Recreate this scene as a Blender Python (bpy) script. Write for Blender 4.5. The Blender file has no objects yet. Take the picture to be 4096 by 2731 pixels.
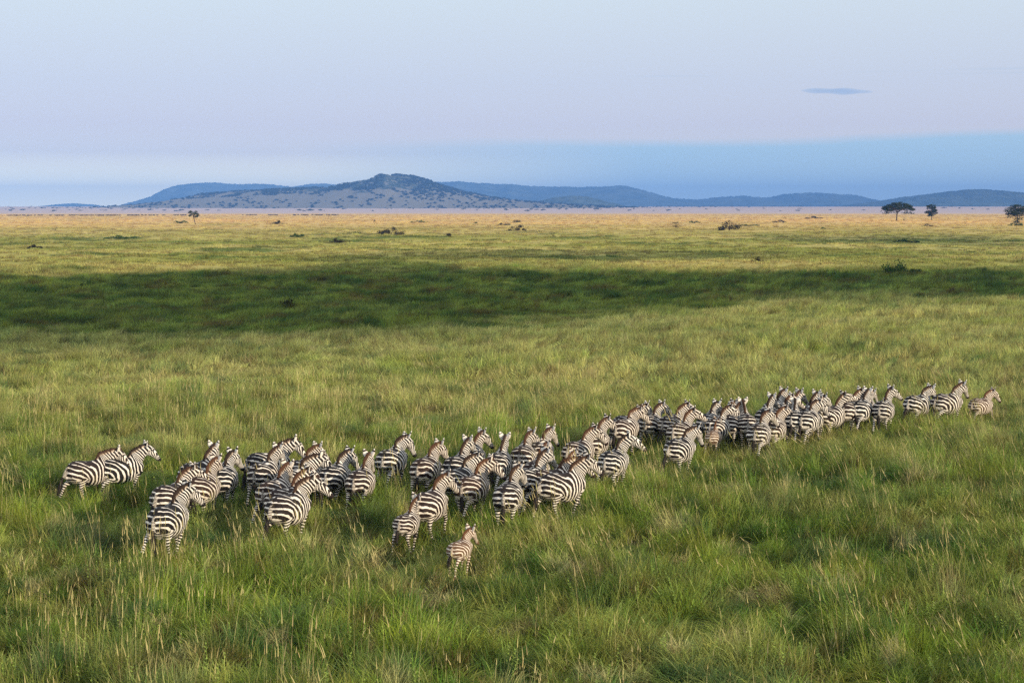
import bpy, math, random
import numpy as np
from mathutils import Vector, Matrix, Euler, noise as mnoise

R = math.radians
PI = math.pi
rnd = random.Random(7)
rng = np.random.default_rng(11)
scene = bpy.context.scene
COL = scene.collection

# ------------------------------------------------------------------ camera
H = 8.5                      # camera height (m)
PITCH = 4.827
FS = 6270.0                  # focal length in photograph pixels (4096 wide)
HZ = 836.0                   # row of the horizon in the photograph
cd = bpy.data.cameras.new("camera"); cam = bpy.data.objects.new("camera", cd); COL.objects.link(cam)
cd.sensor_width = 36.0; cd.lens = 36.0*FS/4096.0
cd.clip_start = 0.5; cd.clip_end = 60000
cam.location = (0, 0, H); cam.rotation_euler = (R(90-PITCH), 0, 0)
scene.camera = cam

# ------------------------------------------------------------------ light
SUN_AZ = 47.0                # degrees to the right of straight behind the camera
SUN_EL = 15.0
sdir = Vector((math.sin(R(SUN_AZ))*math.cos(R(SUN_EL)), -math.cos(R(SUN_AZ))*math.cos(R(SUN_EL)), math.sin(R(SUN_EL))))
sl = bpy.data.lights.new("sun", 'SUN'); sun = bpy.data.objects.new("sun", sl); COL.objects.link(sun)
sl.energy = 3.0; sl.angle = R(0.5); sl.color = (1.0, 0.83, 0.61)
sun.rotation_euler = sdir.to_track_quat('Z', 'Y').to_euler(); sun.location = (0, 0, 60)

world = bpy.data.worlds.new("World"); scene.world = world; world.use_nodes = True
nt = world.node_tree; N = nt.nodes; L = nt.links
bg = N['Background']; bg.inputs['Strength'].default_value = 0.1
sky = N.new('ShaderNodeTexSky'); sky.sky_type = 'NISHITA'; sky.sun_disc = False
sky.sun_elevation = R(SUN_EL); sky.sun_rotation = math.atan2(sdir.x, sdir.y); sky.dust_density = 2.0; sky.air_density = 1.0
tc = N.new('ShaderNodeTexCoord'); sep = N.new('ShaderNodeSeparateXYZ'); L.new(tc.outputs['Generated'], sep.inputs[0])

def wmath(op, a, b=None, c=None, clamp=False):
    n = N.new('ShaderNodeMath'); n.operation = op; n.use_clamp = clamp
    for i, v in enumerate((a, b, c)):
        if v is None: continue
        if isinstance(v, (int, float)): n.inputs[i].default_value = v
        else: L.new(v, n.inputs[i])
    return n.outputs[0]
def lin(c):
    return tuple((v/255/12.92 if v/255 <= 0.04045 else ((v/255+0.055)/1.055)**2.4) for v in c)
K = 0.6/0.1
elev = sep.outputs['Z']
mr = wmath('MULTIPLY_ADD', elev, 1/0.30, 0.0, clamp=True)
cr = N.new('ShaderNodeValToRGB'); L.new(mr, cr.inputs[0])
# the haze box takes its share of the low sky, so the sky behind it is set brighter there
EXPO = 0.95; HAZE = 1.0e-4; HAZE_TOP = 240.0; J = (0.055, 0.145, 0.345)
def behind(srgb, deg):
    T = math.exp(-HAZE*min(16000.0, (HAZE_TOP-H)/math.tan(R(max(deg, 0.3)))))
    return tuple(max(0.02, (v/2**EXPO-(1-T)*j)/T)/0.6 for v, j in zip(lin(srgb), J))
stops = [(0.0, (190, 205, 226)), (1.0, (186, 203, 227)), (2.0, (187, 200, 228)), (3.0, (192, 202, 230)), (4.5, (197, 209, 234)), (6.0, (203, 216, 236)), (7.8, (209, 224, 239))]
el = cr.color_ramp.elements
while len(el) > 1: el.remove(el[0])
el[0].position = 0.0; el[0].color = (*behind(stops[0][1], 0), 1)
for p, c in stops[1:]:
    e = el.new(math.sin(R(p))/0.30); e.color = (*behind(c, p), 1)
e = el.new(0.65); e.color = (0.80, 0.87, 0.96, 1)
e = el.new(1.0); e.color = (0.80, 0.86, 0.94, 1)
# blue band of cloud low on the right
az = wmath('DIVIDE', sep.outputs['X'], wmath('MAXIMUM', sep.outputs['Y'], 0.05))
cmb = N.new('ShaderNodeCombineXYZ'); L.new(wmath('MULTIPLY', az, 5.0), cmb.inputs[0]); L.new(wmath('MULTIPLY', elev, 30.0), cmb.inputs[1])
nz = N.new('ShaderNodeTexNoise'); nz.inputs['Scale'].default_value = 1.3; nz.inputs['Detail'].default_value = 5; L.new(cmb.outputs[0], nz.inputs['Vector'])
edge = wmath('ADD', wmath('MULTIPLY_ADD', nz.outputs[0], 0.0085, 0.0375), wmath('MULTIPLY', wmath('MAXIMUM', wmath('SUBTRACT', az, 0.12), 0.0), 0.022))
band = wmath('MULTIPLY', wmath('MULTIPLY_ADD', wmath('SUBTRACT', edge, elev), 1/0.0058, 0.5, clamp=True),
             wmath('MULTIPLY', wmath('MULTIPLY_ADD', az, 4.6, 0.62, clamp=True), 0.86))
front = wmath('GREATER_THAN', sep.outputs['Y'], 0.0)
band = wmath('MULTIPLY', band, front)
m1 = N.new('ShaderNodeMixRGB'); m1.inputs[2].default_value = (*behind((142, 185, 229), 1.6), 1)
L.new(band, m1.inputs[0]); L.new(cr.outputs[0], m1.inputs[1])
# faint thin streaks higher up
cmb2 = N.new('ShaderNodeCombineXYZ'); L.new(wmath('MULTIPLY', az, 9.0), cmb2.inputs[0]); L.new(wmath('MULTIPLY', elev, 420.0), cmb2.inputs[1])
nz2 = N.new('ShaderNodeTexNoise'); nz2.inputs['Scale'].default_value = 0.9; nz2.inputs['Detail'].default_value = 4; L.new(cmb2.outputs[0], nz2.inputs['Vector'])
strk = wmath('MULTIPLY', wmath('MULTIPLY_ADD', nz2.outputs[0], 5.0, -2.7, clamp=True),
             wmath('SUBTRACT', 1.0, wmath('MULTIPLY', wmath('ABSOLUTE', wmath('SUBTRACT', elev, 0.0825)), 260.0), clamp=True))
strk = wmath('MULTIPLY', wmath('MULTIPLY', strk, wmath('MULTIPLY_ADD', az, 9.0, 0.3, clamp=True)), wmath('MULTIPLY', front, 0.35))
m2 = N.new('ShaderNodeMixRGB'); m2.inputs[2].default_value = (*behind((170, 197, 230), 4.7), 1)
L.new(strk, m2.inputs[0]); L.new(m1.outputs[0], m2.inputs[1])
sc_ = N.new('ShaderNodeVectorMath'); sc_.operation = 'SCALE'; sc_.inputs['Scale'].default_value = K; L.new(m2.outputs[0], sc_.inputs[0])
mx = N.new('ShaderNodeMixRGB'); mx.inputs[0].default_value = 0.94; L.new(sky.outputs[0], mx.inputs[1]); L.new(sc_.outputs[0], mx.inputs[2])
L.new(mx.outputs[0], bg.inputs['Color'])

scene.view_settings.view_transform = 'Standard'; scene.view_settings.look = 'None'
scene.view_settings.exposure = EXPO; scene.view_settings.gamma = 1.0
scene.cycles.use_denoising = False
scene.cycles.max_bounces = 6; scene.cycles.diffuse_bounces = 3; scene.cycles.transmission_bounces = 3
scene.cycles.volume_bounces = 0; scene.cycles.transparent_max_bounces = 8

# ------------------------------------------------------------------ helpers
def tag(o, label=None, cat=None, group=None, kind=None):
    if label: o['label'] = label
    if cat: o['category'] = cat
    if group: o['group'] = group
    if kind: o['kind'] = kind
    return o
def mesh_np(name, V, F, smooth=True):
    me = bpy.data.meshes.new(name)
    me.from_pydata([tuple(v) for v in V], [], [tuple(int(i) for i in f) for f in F])
    if smooth: me.polygons.foreach_set('use_smooth', [True]*len(me.polygons))
    me.update(); return me
def link(name, me, mat=None, parent=None):
    o = bpy.data.objects.new(name, me); COL.objects.link(o)
    if mat: 
        if not me.materials: me.materials.append(mat)
    if parent: o.parent = parent
    return o
def empty(name, loc, rz=0, s=1.0):
    o = bpy.data.objects.new(name, None); COL.objects.link(o)
    o.location = loc; o.rotation_euler = (0, 0, rz); o.scale = (s, s, s); o.empty_display_size = 0.3
    return o
def sstep(a, b, x):
    t = np.clip((x-a)/(b-a), 0, 1); return t*t*(3-2*t)
def hash2(ix, iy, seed):
    n = (ix.astype(np.int64)*374761393 + iy.astype(np.int64)*668265263 + seed*1274126177) & 0x7fffffff
    n = (n ^ (n >> 13))*1274126177 & 0x7fffffff
    return ((n ^ (n >> 16)) & 0xffff)/65535.0
def vnoise(x, y, seed=0):
    x = np.asarray(x, float); y = np.asarray(y, float)
    ix = np.floor(x); iy = np.floor(y); fx = x-ix; fy = y-iy
    fx = fx*fx*(3-2*fx); fy = fy*fy*(3-2*fy)
    a = hash2(ix, iy, seed); b = hash2(ix+1, iy, seed); c = hash2(ix, iy+1, seed); d = hash2(ix+1, iy+1, seed)
    return (a*(1-fx)+b*fx)*(1-fy)+(c*(1-fx)+d*fx)*fy
def fbm(x, y, seed=0, o=3):
    s = 0; a = 0.5; t = 0
    for k in range(o):
        s = s+a*vnoise(x*2**k+13.1*k, y*2**k+7.7*k, seed+k); t += a; a *= 0.5
    return s/t
def terrain(x, y):
    x = np.asarray(x, float); y = np.asarray(y, float)
    d = np.sqrt(x*x+y*y)
    h = 0.30*(fbm(x/5, y/5, 3)-0.5)+0.20*(vnoise(x/1.3, y/1.3, 6)-0.5)*(1-sstep(90, 130, d))
    h = h + sstep(85, 170, d)*(1.5*(fbm(x/26, y/26, 5)-0.5)+1.3*(fbm(x/8, y/8, 8)-0.5))*(1-sstep(900, 2500, d))
    h = h + 19.0*sstep(3300, 7500, d)
    return h
def ground_at(px, py, h=0.0):
    # photo pixel -> point on the plane z = h
    a = (px-2048)/FS; b = (1365.5-py)/FS
    p = R(PITCH)
    d = Vector((a, math.cos(p)+b*math.sin(p), -math.sin(p)+b*math.cos(p)))
    t = (h-H)/d.z
    return d.x*t, d.y*t
def at_dist(px, y):
    # world x of a photo column at forward distance y (metres) near the ground
    return (px-2048)/FS*(y*math.cos(R(PITCH))+H*math.sin(R(PITCH)))

# ---- node helper
class NG:
    def __init__(s, mat):
        mat.use_nodes = True; s.t = mat.node_tree; s.n = s.t.nodes; s.l = s.t.links
        s.bsdf = s.n.get('Principled BSDF'); s.out = s.n.get('Material Output')
    def m(s, op, a, b=None, c=None, clamp=False):
        n = s.n.new('ShaderNodeMath'); n.operation = op; n.use_clamp = clamp
        for i, v in enumerate((a, b, c)):
            if v is None: continue
            if isinstance(v, (int, float)): n.inputs[i].default_value = v
            else: s.l.new(v, n.inputs[i])
        return n.outputs[0]
    def mix(s, f, a, b):
        n = s.n.new('ShaderNodeMixRGB')
        for i, v in enumerate((f, a, b)):
            if isinstance(v, (int, float)): n.inputs[i].default_value = v
            elif isinstance(v, tuple): n.inputs[i].default_value = (*v[:3], 1)
            else: s.l.new(v, n.inputs[i])
        return n.outputs[0]
    def attr(s, name, typ='GEOMETRY', fac=True):
        n = s.n.new('ShaderNodeAttribute'); n.attribute_name = name; n.attribute_type = typ
        return n.outputs['Fac'] if fac else n.outputs['Color']
    def noise(s, vec, scale, detail=3, rough=0.55, vscale=None):
        n = s.n.new('ShaderNodeTexNoise'); n.inputs['Scale'].default_value = scale; n.inputs['Detail'].default_value = detail
        n.inputs['Roughness'].default_value = rough
        if vscale:
            mm = s.n.new('ShaderNodeMapping'); mm.inputs['Scale'].default_value = vscale; s.l.new(vec, mm.inputs[0]); vec = mm.outputs[0]
        s.l.new(vec, n.inputs['Vector']); return n.outputs[0]
    def vadd(s, vec, k):
        n = s.n.new('ShaderNodeVectorMath'); n.operation = 'ADD'; n.inputs[1].default_value = (k, k*.7, 0); s.l.new(vec, n.inputs[0]); return n.outputs[0]
    def pos(s):
        return s.n.new('ShaderNodeNewGeometry').outputs['Position']
    def step(s, x, a, b):
        return s.m('MULTIPLY_ADD', x, 1.0/(b-a), -a/(b-a), clamp=True)
def newmat(name, rough=0.85, spec=0.15):
    m = bpy.data.materials.new(name); g = NG(m)
    g.bsdf.inputs['Roughness'].default_value = rough
    g.bsdf.inputs['Specular IOR Level'].default_value = spec
    return m, g

# ------------------------------------------------------------------ meadow colours (shared by sheet and blades)
def meadow_group():
    t = bpy.data.node_groups.new('meadow_colour', 'ShaderNodeTree')
    t.interface.new_socket('Color', in_out='OUTPUT', socket_type='NodeSocketColor')
    t.interface.new_socket('Belt', in_out='OUTPUT', socket_type='NodeSocketFloat')
    g = NG.__new__(NG); g.t = t; g.n = t.nodes; g.l = t.links
    out = g.n.new('NodeGroupOutput')
    p = g.pos(); sp = g.n.new('ShaderNodeSeparateXYZ'); g.l.new(p, sp.inputs[0])
    flat = g.n.new('ShaderNodeCombineXYZ'); g.l.new(sp.outputs[0], flat.inputs[0]); g.l.new(sp.outputs[1], flat.inputs[1])
    v = flat.outputs[0]
    d = g.m('SQRT', g.m('ADD', g.m('MULTIPLY', sp.outputs[0], sp.outputs[0]), g.m('MULTIPLY', sp.outputs[1], sp.outputs[1])))
    big = g.noise(v, 0.035, 3)       # ~30 m patches
    mid = g.noise(v, 0.16, 3)        # ~6 m patches
    sml = g.noise(v, 0.9, 2)         # ~1 m tufts
    hue = g.noise(v, 0.33, 2)
    green = g.mix(g.step(mid, 0.40, 0.60), (0.090, 0.165, 0.022), (0.265, 0.335, 0.045))
    green = g.mix(g.m('MULTIPLY', g.step(sml, 0.52, 0.68), 0.7), green, (0.36, 0.45, 0.036))
    green = g.mix(g.m('MULTIPLY', g.step(sml, 0.46, 0.32), 0.7), green, (0.028, 0.056, 0.014))
    green = g.mix(g.m('MULTIPLY', g.step(hue, 0.55, 0.68), 0.65), green, (0.050, 0.110, 0.048))
    straw = g.mix(sml, (0.38, 0.36, 0.10), (0.62, 0.54, 0.22))
    # share of dry grass grows away from the camera, drops in the sedge belt
    dry0 = g.step(g.m('ADD', g.m('MULTIPLY', g.noise(v, 0.10, 3), 0.62), g.m('MULTIPLY', sml, 0.38)), 0.47, 0.58)
    far1 = g.step(d, 48, 80)
    dry = g.m('MULTIPLY', dry0, g.m('MULTIPLY_ADD', far1, 0.42, 0.46))
    base = g.mix(dry, green, straw)
    base = g.mix(g.m('MULTIPLY', far1, g.m('MULTIPLY_ADD', g.noise(v, 0.07, 3), 1.3, -0.15)), base, (0.56, 0.53, 0.19))
    # reddish brown tufts
    red = g.m('MULTIPLY', g.step(g.noise(v, 0.8, 3), 0.57, 0.66), 0.75)
    pale = g.m('MULTIPLY', g.step(g.noise(g.vadd(v, 31.0), 0.7, 3), 0.58, 0.66), 0.75)
    base = g.mix(pale, base, (0.60, 0.51, 0.25))
    teal = g.m('MULTIPLY', g.step(g.noise(g.vadd(v, 67.0), 0.45, 3), 0.56, 0.64), 0.7)
    base = g.mix(teal, base, (0.050, 0.120, 0.050))
    base = g.mix(red, base, (0.15, 0.088, 0.036))
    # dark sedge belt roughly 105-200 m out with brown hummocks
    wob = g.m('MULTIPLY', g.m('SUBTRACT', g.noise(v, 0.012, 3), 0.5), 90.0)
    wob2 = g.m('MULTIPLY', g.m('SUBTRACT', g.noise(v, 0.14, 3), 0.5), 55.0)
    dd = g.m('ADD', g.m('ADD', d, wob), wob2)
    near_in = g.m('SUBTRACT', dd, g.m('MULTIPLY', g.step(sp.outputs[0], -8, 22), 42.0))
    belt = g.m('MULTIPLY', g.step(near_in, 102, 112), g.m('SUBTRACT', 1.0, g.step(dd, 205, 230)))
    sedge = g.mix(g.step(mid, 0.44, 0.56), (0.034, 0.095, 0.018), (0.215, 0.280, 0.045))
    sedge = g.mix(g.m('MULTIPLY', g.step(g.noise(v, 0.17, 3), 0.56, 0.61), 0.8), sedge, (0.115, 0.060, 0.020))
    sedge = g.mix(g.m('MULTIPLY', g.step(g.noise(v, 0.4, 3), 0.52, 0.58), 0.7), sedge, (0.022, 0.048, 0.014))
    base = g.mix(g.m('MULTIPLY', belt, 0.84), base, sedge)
    # sunlit savanna beyond: yellow-green then gold
    farn = g.noise(v, 0.012, 4, 0.6)
    yg = g.mix(g.step(farn, 0.40, 0.60), (0.27, 0.27, 0.065), (0.50, 0.42, 0.15))
    yg = g.mix(g.m('MULTIPLY', g.step(g.noise(v, 0.03, 4, .6), 0.53, 0.62), 0.85), yg, (0.075, 0.125, 0.03))
    yg = g.mix(g.m('MULTIPLY', g.step(g.noise(v, 0.3, 3), 0.5, 0.7), 0.5), yg, (0.15, 0.16, 0.05))
    base = g.mix(g.step(dd, 205, 235), base, yg)
    gold = g.mix(g.step(g.noise(v, 0.006, 4, 0.6), 0.40, 0.62), (0.72, 0.47, 0.19), (0.58, 0.41, 0.17))
    gold = g.mix(g.m('MULTIPLY', g.step(g.noise(v, 0.010, 3, 0.6), 0.60, 0.70), 0.6), gold, (0.24, 0.24, 0.06))
    base = g.mix(g.step(d, 430, 1000), base, gold)
    base = g.mix(g.step(d, 2500, 3300), base, g.mix(g.noise(v, 0.004, 3), (0.46, 0.36, 0.31), (0.62, 0.47, 0.39)))      # far plain in shade before the hills, the shade put into its colour
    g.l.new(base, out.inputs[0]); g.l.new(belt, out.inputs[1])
    return t
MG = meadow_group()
def grp(g):
    n = g.n.new('ShaderNodeGroup'); n.node_tree = MG; return n.outputs[0], n.outputs[1]

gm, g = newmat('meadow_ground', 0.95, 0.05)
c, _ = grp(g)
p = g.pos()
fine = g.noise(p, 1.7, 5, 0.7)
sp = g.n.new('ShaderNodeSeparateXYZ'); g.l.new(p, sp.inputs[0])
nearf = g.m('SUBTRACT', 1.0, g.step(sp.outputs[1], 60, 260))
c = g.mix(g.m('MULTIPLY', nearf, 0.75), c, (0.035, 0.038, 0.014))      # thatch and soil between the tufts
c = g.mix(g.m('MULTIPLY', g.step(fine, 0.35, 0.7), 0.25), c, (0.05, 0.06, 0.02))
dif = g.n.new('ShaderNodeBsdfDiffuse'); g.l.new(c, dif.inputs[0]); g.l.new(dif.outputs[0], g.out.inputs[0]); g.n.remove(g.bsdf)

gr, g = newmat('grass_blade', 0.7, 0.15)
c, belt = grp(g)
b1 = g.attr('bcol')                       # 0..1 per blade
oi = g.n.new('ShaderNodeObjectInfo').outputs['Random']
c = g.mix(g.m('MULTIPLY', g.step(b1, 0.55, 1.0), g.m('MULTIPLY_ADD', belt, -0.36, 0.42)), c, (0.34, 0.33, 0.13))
c = g.mix(g.m('MULTIPLY', g.step(b1, 0.40, 0.0), 0.55), c, (0.045, 0.085, 0.014))
hs = g.n.new('ShaderNodeHueSaturation'); g.l.new(c, hs.inputs['Color'])
g.l.new(g.m('MULTIPLY_ADD', oi, 0.05, 0.475), hs.inputs['Hue'])
g.l.new(g.m('MULTIPLY_ADD', oi, 0.80, 0.66), hs.inputs['Value'])
c = hs.outputs[0]
dif = g.n.new('ShaderNodeBsdfDiffuse'); trl = g.n.new('ShaderNodeBsdfTranslucent'); ms = g.n.new('ShaderNodeMixShader'); ms.inputs[0].default_value = 0.38
g.l.new(c, dif.inputs[0]); g.l.new(c, trl.inputs[0]); g.l.new(dif.outputs[0], ms.inputs[1]); g.l.new(trl.outputs[0], ms.inputs[2])
g.l.new(ms.outputs[0], g.out.inputs[0]); g.n.remove(g.bsdf)

st, g = newmat('seed_stem', 0.8, 0.1)
b1 = g.attr('bcol')
c = g.mix(b1, (0.42, 0.39, 0.17), (0.32, 0.25, 0.12))
g.l.new(c, g.bsdf.inputs['Base Color'])
fb, g = newmat('forb_leaf', 0.7, 0.2)
c = g.mix(g.attr('bcol'), (0.14, 0.23, 0.03), (0.22, 0.29, 0.05))
g.l.new(c, g.bsdf.inputs['Base Color'])

# ------------------------------------------------------------------ ground sheet
def ground_sheet():
    NS = 640
    r = [0.0]; q = 3.0
    while q < 30000:
        r.append(q); q += max(0.45, q*0.012)
    r.append(40000.0)
    r = np.array(r); th = np.linspace(0, 2*PI, NS, endpoint=False)
    rr, tt = np.meshgrid(r[1:], th, indexing='ij')
    x = rr*np.sin(tt); y = rr*np.cos(tt); z = terrain(x, y)
    V = np.concatenate([[[0, 0, 0]], np.stack([x, y, z], -1).reshape(-1, 3)])
    nr = len(r)-1
    i = np.arange(nr-1)[:, None]; j = np.arange(NS)[None, :]; j2 = (j+1) % NS
    a = 1+i*NS+j; b = 1+i*NS+j2; c_ = 1+(i+1)*NS+j2; d = 1+(i+1)*NS+j
    F = np.stack([a+0*b, b, c_, d], -1).reshape(-1, 4)
    me = bpy.data.meshes.new('ground')
    nq = len(F); tris = np.stack([np.zeros(NS, int), 1+np.arange(NS), 1+(np.arange(NS)+1) % NS], -1)
    me.vertices.add(len(V)); me.vertices.foreach_set('co', V.astype(np.float32).ravel())
    me.loops.add(nq*4+NS*3); me.loops.foreach_set('vertex_index', np.concatenate([F[:, ::-1].ravel(), tris[:, ::-1].ravel()]).astype(np.int32))
    me.polygons.add(nq+NS)
    me.polygons.foreach_set('loop_start', np.concatenate([np.arange(nq)*4, nq*4+np.arange(NS)*3]).astype(np.int32))
    me.update(calc_edges=True); me.validate()
    me.polygons.foreach_set('use_smooth', [True]*len(me.polygons))
    o = link('ground', me, gm); tag(o, kind='structure')
ground_sheet()

# ------------------------------------------------------------------ hills
def profile(pts, D):
    px = np.array([p[0] for p in pts], float)*1.7415; py = np.array([p[1] for p in pts], float)*1.7415
    X = (px-2048)/FS*D; Z = (HZ-py)/FS*D + H
    return X, Z
def hill(name, pts, D, depth, mat, seed, rough):
    X, Z = profile(pts, D)
    nx = 420; nv = 46
    xs = np.linspace(X[0], X[-1], nx); zs = np.interp(xs, X, Z)
    ker = np.hanning(13); ker /= ker.sum(); zs = np.convolve(np.pad(zs, 6, mode='edge'), ker, 'valid')
    base = float(terrain(0, D))-12
    endf = sstep(0, 0.05, (xs-xs[0])/(xs[-1]-xs[0]))*sstep(0, 0.05, (xs[-1]-xs)/(xs[-1]-xs[0]))
    v = np.linspace(-1, 1, nv)
    xx, vv = np.meshgrid(xs, v)
    zz = np.tile(zs, (nv, 1)); ef = np.tile(endf, (nv, 1))
    bell = np.clip(1-np.abs(vv)**1.5, 0, 1)
    bell = bell*(0.75+0.25*(1-np.abs(vv)))
    n = fbm(xx/(depth*0.30), vv*3.2, seed, 4)-0.5
    gully = fbm(xx/(depth*0.12), vv*1.2, seed+9, 3)-0.5
    hgt = (zz-base)*bell*(0.2+0.8*ef)
    sl_ = np.clip(np.abs(vv)*(1-np.abs(vv))*4, 0, 1)
    hgt = hgt*(1+sl_*(n*0.75+gully*0.45)) + rough*(rng.random(xx.shape)-0.3)*bell
    yy = D+vv*depth+0*xx
    V = np.stack([xx*(yy/D)**0.0, yy, base+hgt], -1).reshape(-1, 3)
    i = np.arange(nv-1)[:, None]; j = np.arange(nx-1)[None, :]
    F = np.stack([i*nx+j, i*nx+j+1, (i+1)*nx+j+1, (i+1)*nx+j], -1).reshape(-1, 4)
    o = link(name, mesh_np(name, V, F), mat); tag(o, kind='structure')
    return o, xs, zs, base
hm_far, g = newmat('far_hill_scrub', 1.0, 0.0)
n = g.noise(g.pos(), 0.006, 5, 0.7)
g.l.new(g.mix(g.step(n, 0.4, 0.62), (0.050, 0.075, 0.055), (0.105, 0.130, 0.095)), g.bsdf.inputs['Base Color'])
hm_main, g = newmat('hill_grass', 1.0, 0.0)
p = g.pos(); sp = g.n.new('ShaderNodeSeparateXYZ'); g.l.new(p, sp.inputs[0])
n = g.noise(p, 0.010, 5, 0.65); n2 = g.noise(p, 0.05, 3, 0.6)
scr = g.step(g.m('ADD', g.m('MULTIPLY', sp.outputs[2], 0.0125), g.m('MULTIPLY_ADD', n, 1.5, -0.75)), 0.98, 1.10)
scr = g.m('MULTIPLY', scr, g.step(n2, 0.36, 0.5))
g.l.new(g.mix(scr, g.mix(n2, (0.155, 0.145, 0.105), (0.23, 0.205, 0.15)), (0.035, 0.052, 0.034)), g.bsdf.inputs['Base Color'])

FAR = [(310, 482), (330, 466), (352, 460), (375, 446), (400, 432), (430, 424), (500, 421), (560, 425), (600, 423), (650, 428), (680, 430), (710, 423),
       (745, 421), (780, 426), (900, 424), (1010, 420), (1060, 419), (1150, 424), (1250, 430), (1380, 431), (1425, 430), (1460, 436), (1520, 451),
       (1560, 458), (1600, 459), (1660, 453), (1710, 450), (1760, 456), (1800, 446), (1860, 443), (1960, 448), (1985, 454), (2010, 468), (2040, 480)]
hill('hills', FAR, 12500, 1700, hm_far, 21, 10)
hill('hills', [(-60, 480), (20, 484), (100, 477), (140, 470), (175, 467), (205, 470), (240, 477), (280, 482)], 12000, 900, hm_far, 31, 3)
main_h = hill('hills', [(250, 480), (330, 471), (400, 465), (440, 456), (475, 446), (540, 441), (640, 437), (720, 433), (765, 430), (800, 419), (850, 410), (890, 406),
        (905, 402), (950, 405), (980, 414), (1010, 427), (1060, 440), (1120, 452), (1200, 462), (1300, 470), (1400, 475), (1500, 479)], 6600, 1100, hm_main, 41, 3)
small_h = hill('hills', [(1200, 474), (1240, 462), (1270, 454), (1310, 449), (1350, 452), (1400, 466), (1440, 475)], 7600, 500, hm_far, 51, 3)
right_h = hill('hills', [(1940, 475), (1980, 468), (2040, 463), (2080, 455), (2110, 450), (2170, 442), (2230, 438), (2290, 441), (2352, 446), (2430, 455), (2520, 470), (2600, 478)], 8600, 900, hm_far, 61, 10)

# ------------------------------------------------------------------ haze
def box(name, x0, x1, y0, y1, z0, z1):
    V = [(x, y, z) for x in (x0, x1) for y in (y0, y1) for z in (z0, z1)]
    F = [(0, 1, 3, 2), (4, 6, 7, 5), (0, 4, 5, 1), (2, 3, 7, 6), (0, 2, 6, 4), (1, 5, 7, 3)]
    return mesh_np(name, V, F, False)
hz = bpy.data.materials.new('haze_air'); hz.use_nodes = True; t = hz.node_tree; t.nodes.remove(t.nodes['Principled BSDF'])
pv = t.nodes.new('ShaderNodeVolumePrincipled'); pv.inputs['Density'].default_value = HAZE
pv.inputs['Color'].default_value = (0.13, 0.32, 0.79, 1); pv.inputs['Anisotropy'].default_value = -0.28
t.links.new(pv.outputs[0], t.nodes['Material Output'].inputs['Volume'])

# ------------------------------------------------------------------ clouds
def cloud_mesh(name, pts_, z, thick, mat, seed, wob):
    # pts_: closed outline; soft, lobed rim
    c = np.mean(pts_, axis=0); P = np.array(pts_, float)
    P = np.concatenate([P, P[:1]]); t = np.linspace(0, 1, len(P)); tt = np.linspace(0, 1, 220, endpoint=False)
    X = np.interp(tt, t, P[:, 0]); Y = np.interp(tt, t, P[:, 1])
    X = X+wob*(fbm(tt*60, tt*0, seed, 3)-0.5); Y = Y+wob*0.6*(fbm(tt*70, tt*0+5, seed, 3)-0.5)
    n = len(X); V = []; F = []
    rings = [(0.0, 1.0), (0.5, 0.9), (0.85, 0.6), (1.0, 0.0), (0.85, -0.35), (0.5, -0.5), (0.0, -0.55)]
    for s, hh in rings:
        for k in range(n):
            V.append((c[0]+(X[k]-c[0])*max(s, 1e-3), c[1]+(Y[k]-c[1])*max(s, 1e-3), z+thick*hh*(1+0.3*math.sin(k*0.7))))
    for i in range(len(rings)-1):
        for k in range(n):
            a = i*n+k; b = i*n+(k+1) % n; F.append((a, b, b+n, a+n))
    return mesh_np(name, V, F)
clm, g = newmat('cloud_vapour', 1.0, 0.0); g.bsdf.inputs['Base Color'].default_value = (0.85, 0.85, 0.87, 1)
def shade_cloud(pix, alt, thick, seed, wob, name, label):
    P = []
    for (x, y) in pix:
        gx, gy = ground_at(x*1.7415, y*1.7415, 0.4)
        P.append((gx, gy))
    s = sdir/sdir.z*alt
    P = [(x+s.x, y+s.y) for x, y in P]
    o = link(name, cloud_mesh(name, P, alt, thick, clm, seed, wob), clm)
    tag(o, label, 'cloud', 'low clouds behind the camera')
shade_cloud([(-500, 810), (0, 800), (300, 790), (700, 772), (1000, 760), (1130, 728), (1300, 704), (1650, 684), (2000, 672), (2400, 664), (2900, 650),
             (2900, 622), (2400, 624), (2000, 622), (1700, 622), (1350, 624), (1050, 622), (850, 610), (600, 610), (350, 620), (100, 632), (0, 640), (-500, 680)],
            230, 4, 3, 34, 'cloud', 'long low white cloud casting the wide shadow across the mid plain')
shade_cloud([(760, 592), (900, 596), (1150, 596), (1500, 593), (1760, 590), (1800, 584), (1600, 570), (1300, 572), (1000, 575), (800, 583)],
            230, 3, 5, 24, 'cloud', 'thin low white cloud casting the narrow far shadow strip')
shade_cloud([(1740, 550), (1950, 556), (2150, 560), (2380, 556), (2420, 548), (2200, 541), (1950, 542), (1800, 545)],
            230, 3, 8, 24, 'cloud', 'small low white cloud added out of view to darken a streak on the right plain')  # added unseen cloud, shaped to darken a green strip of the plain
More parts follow.
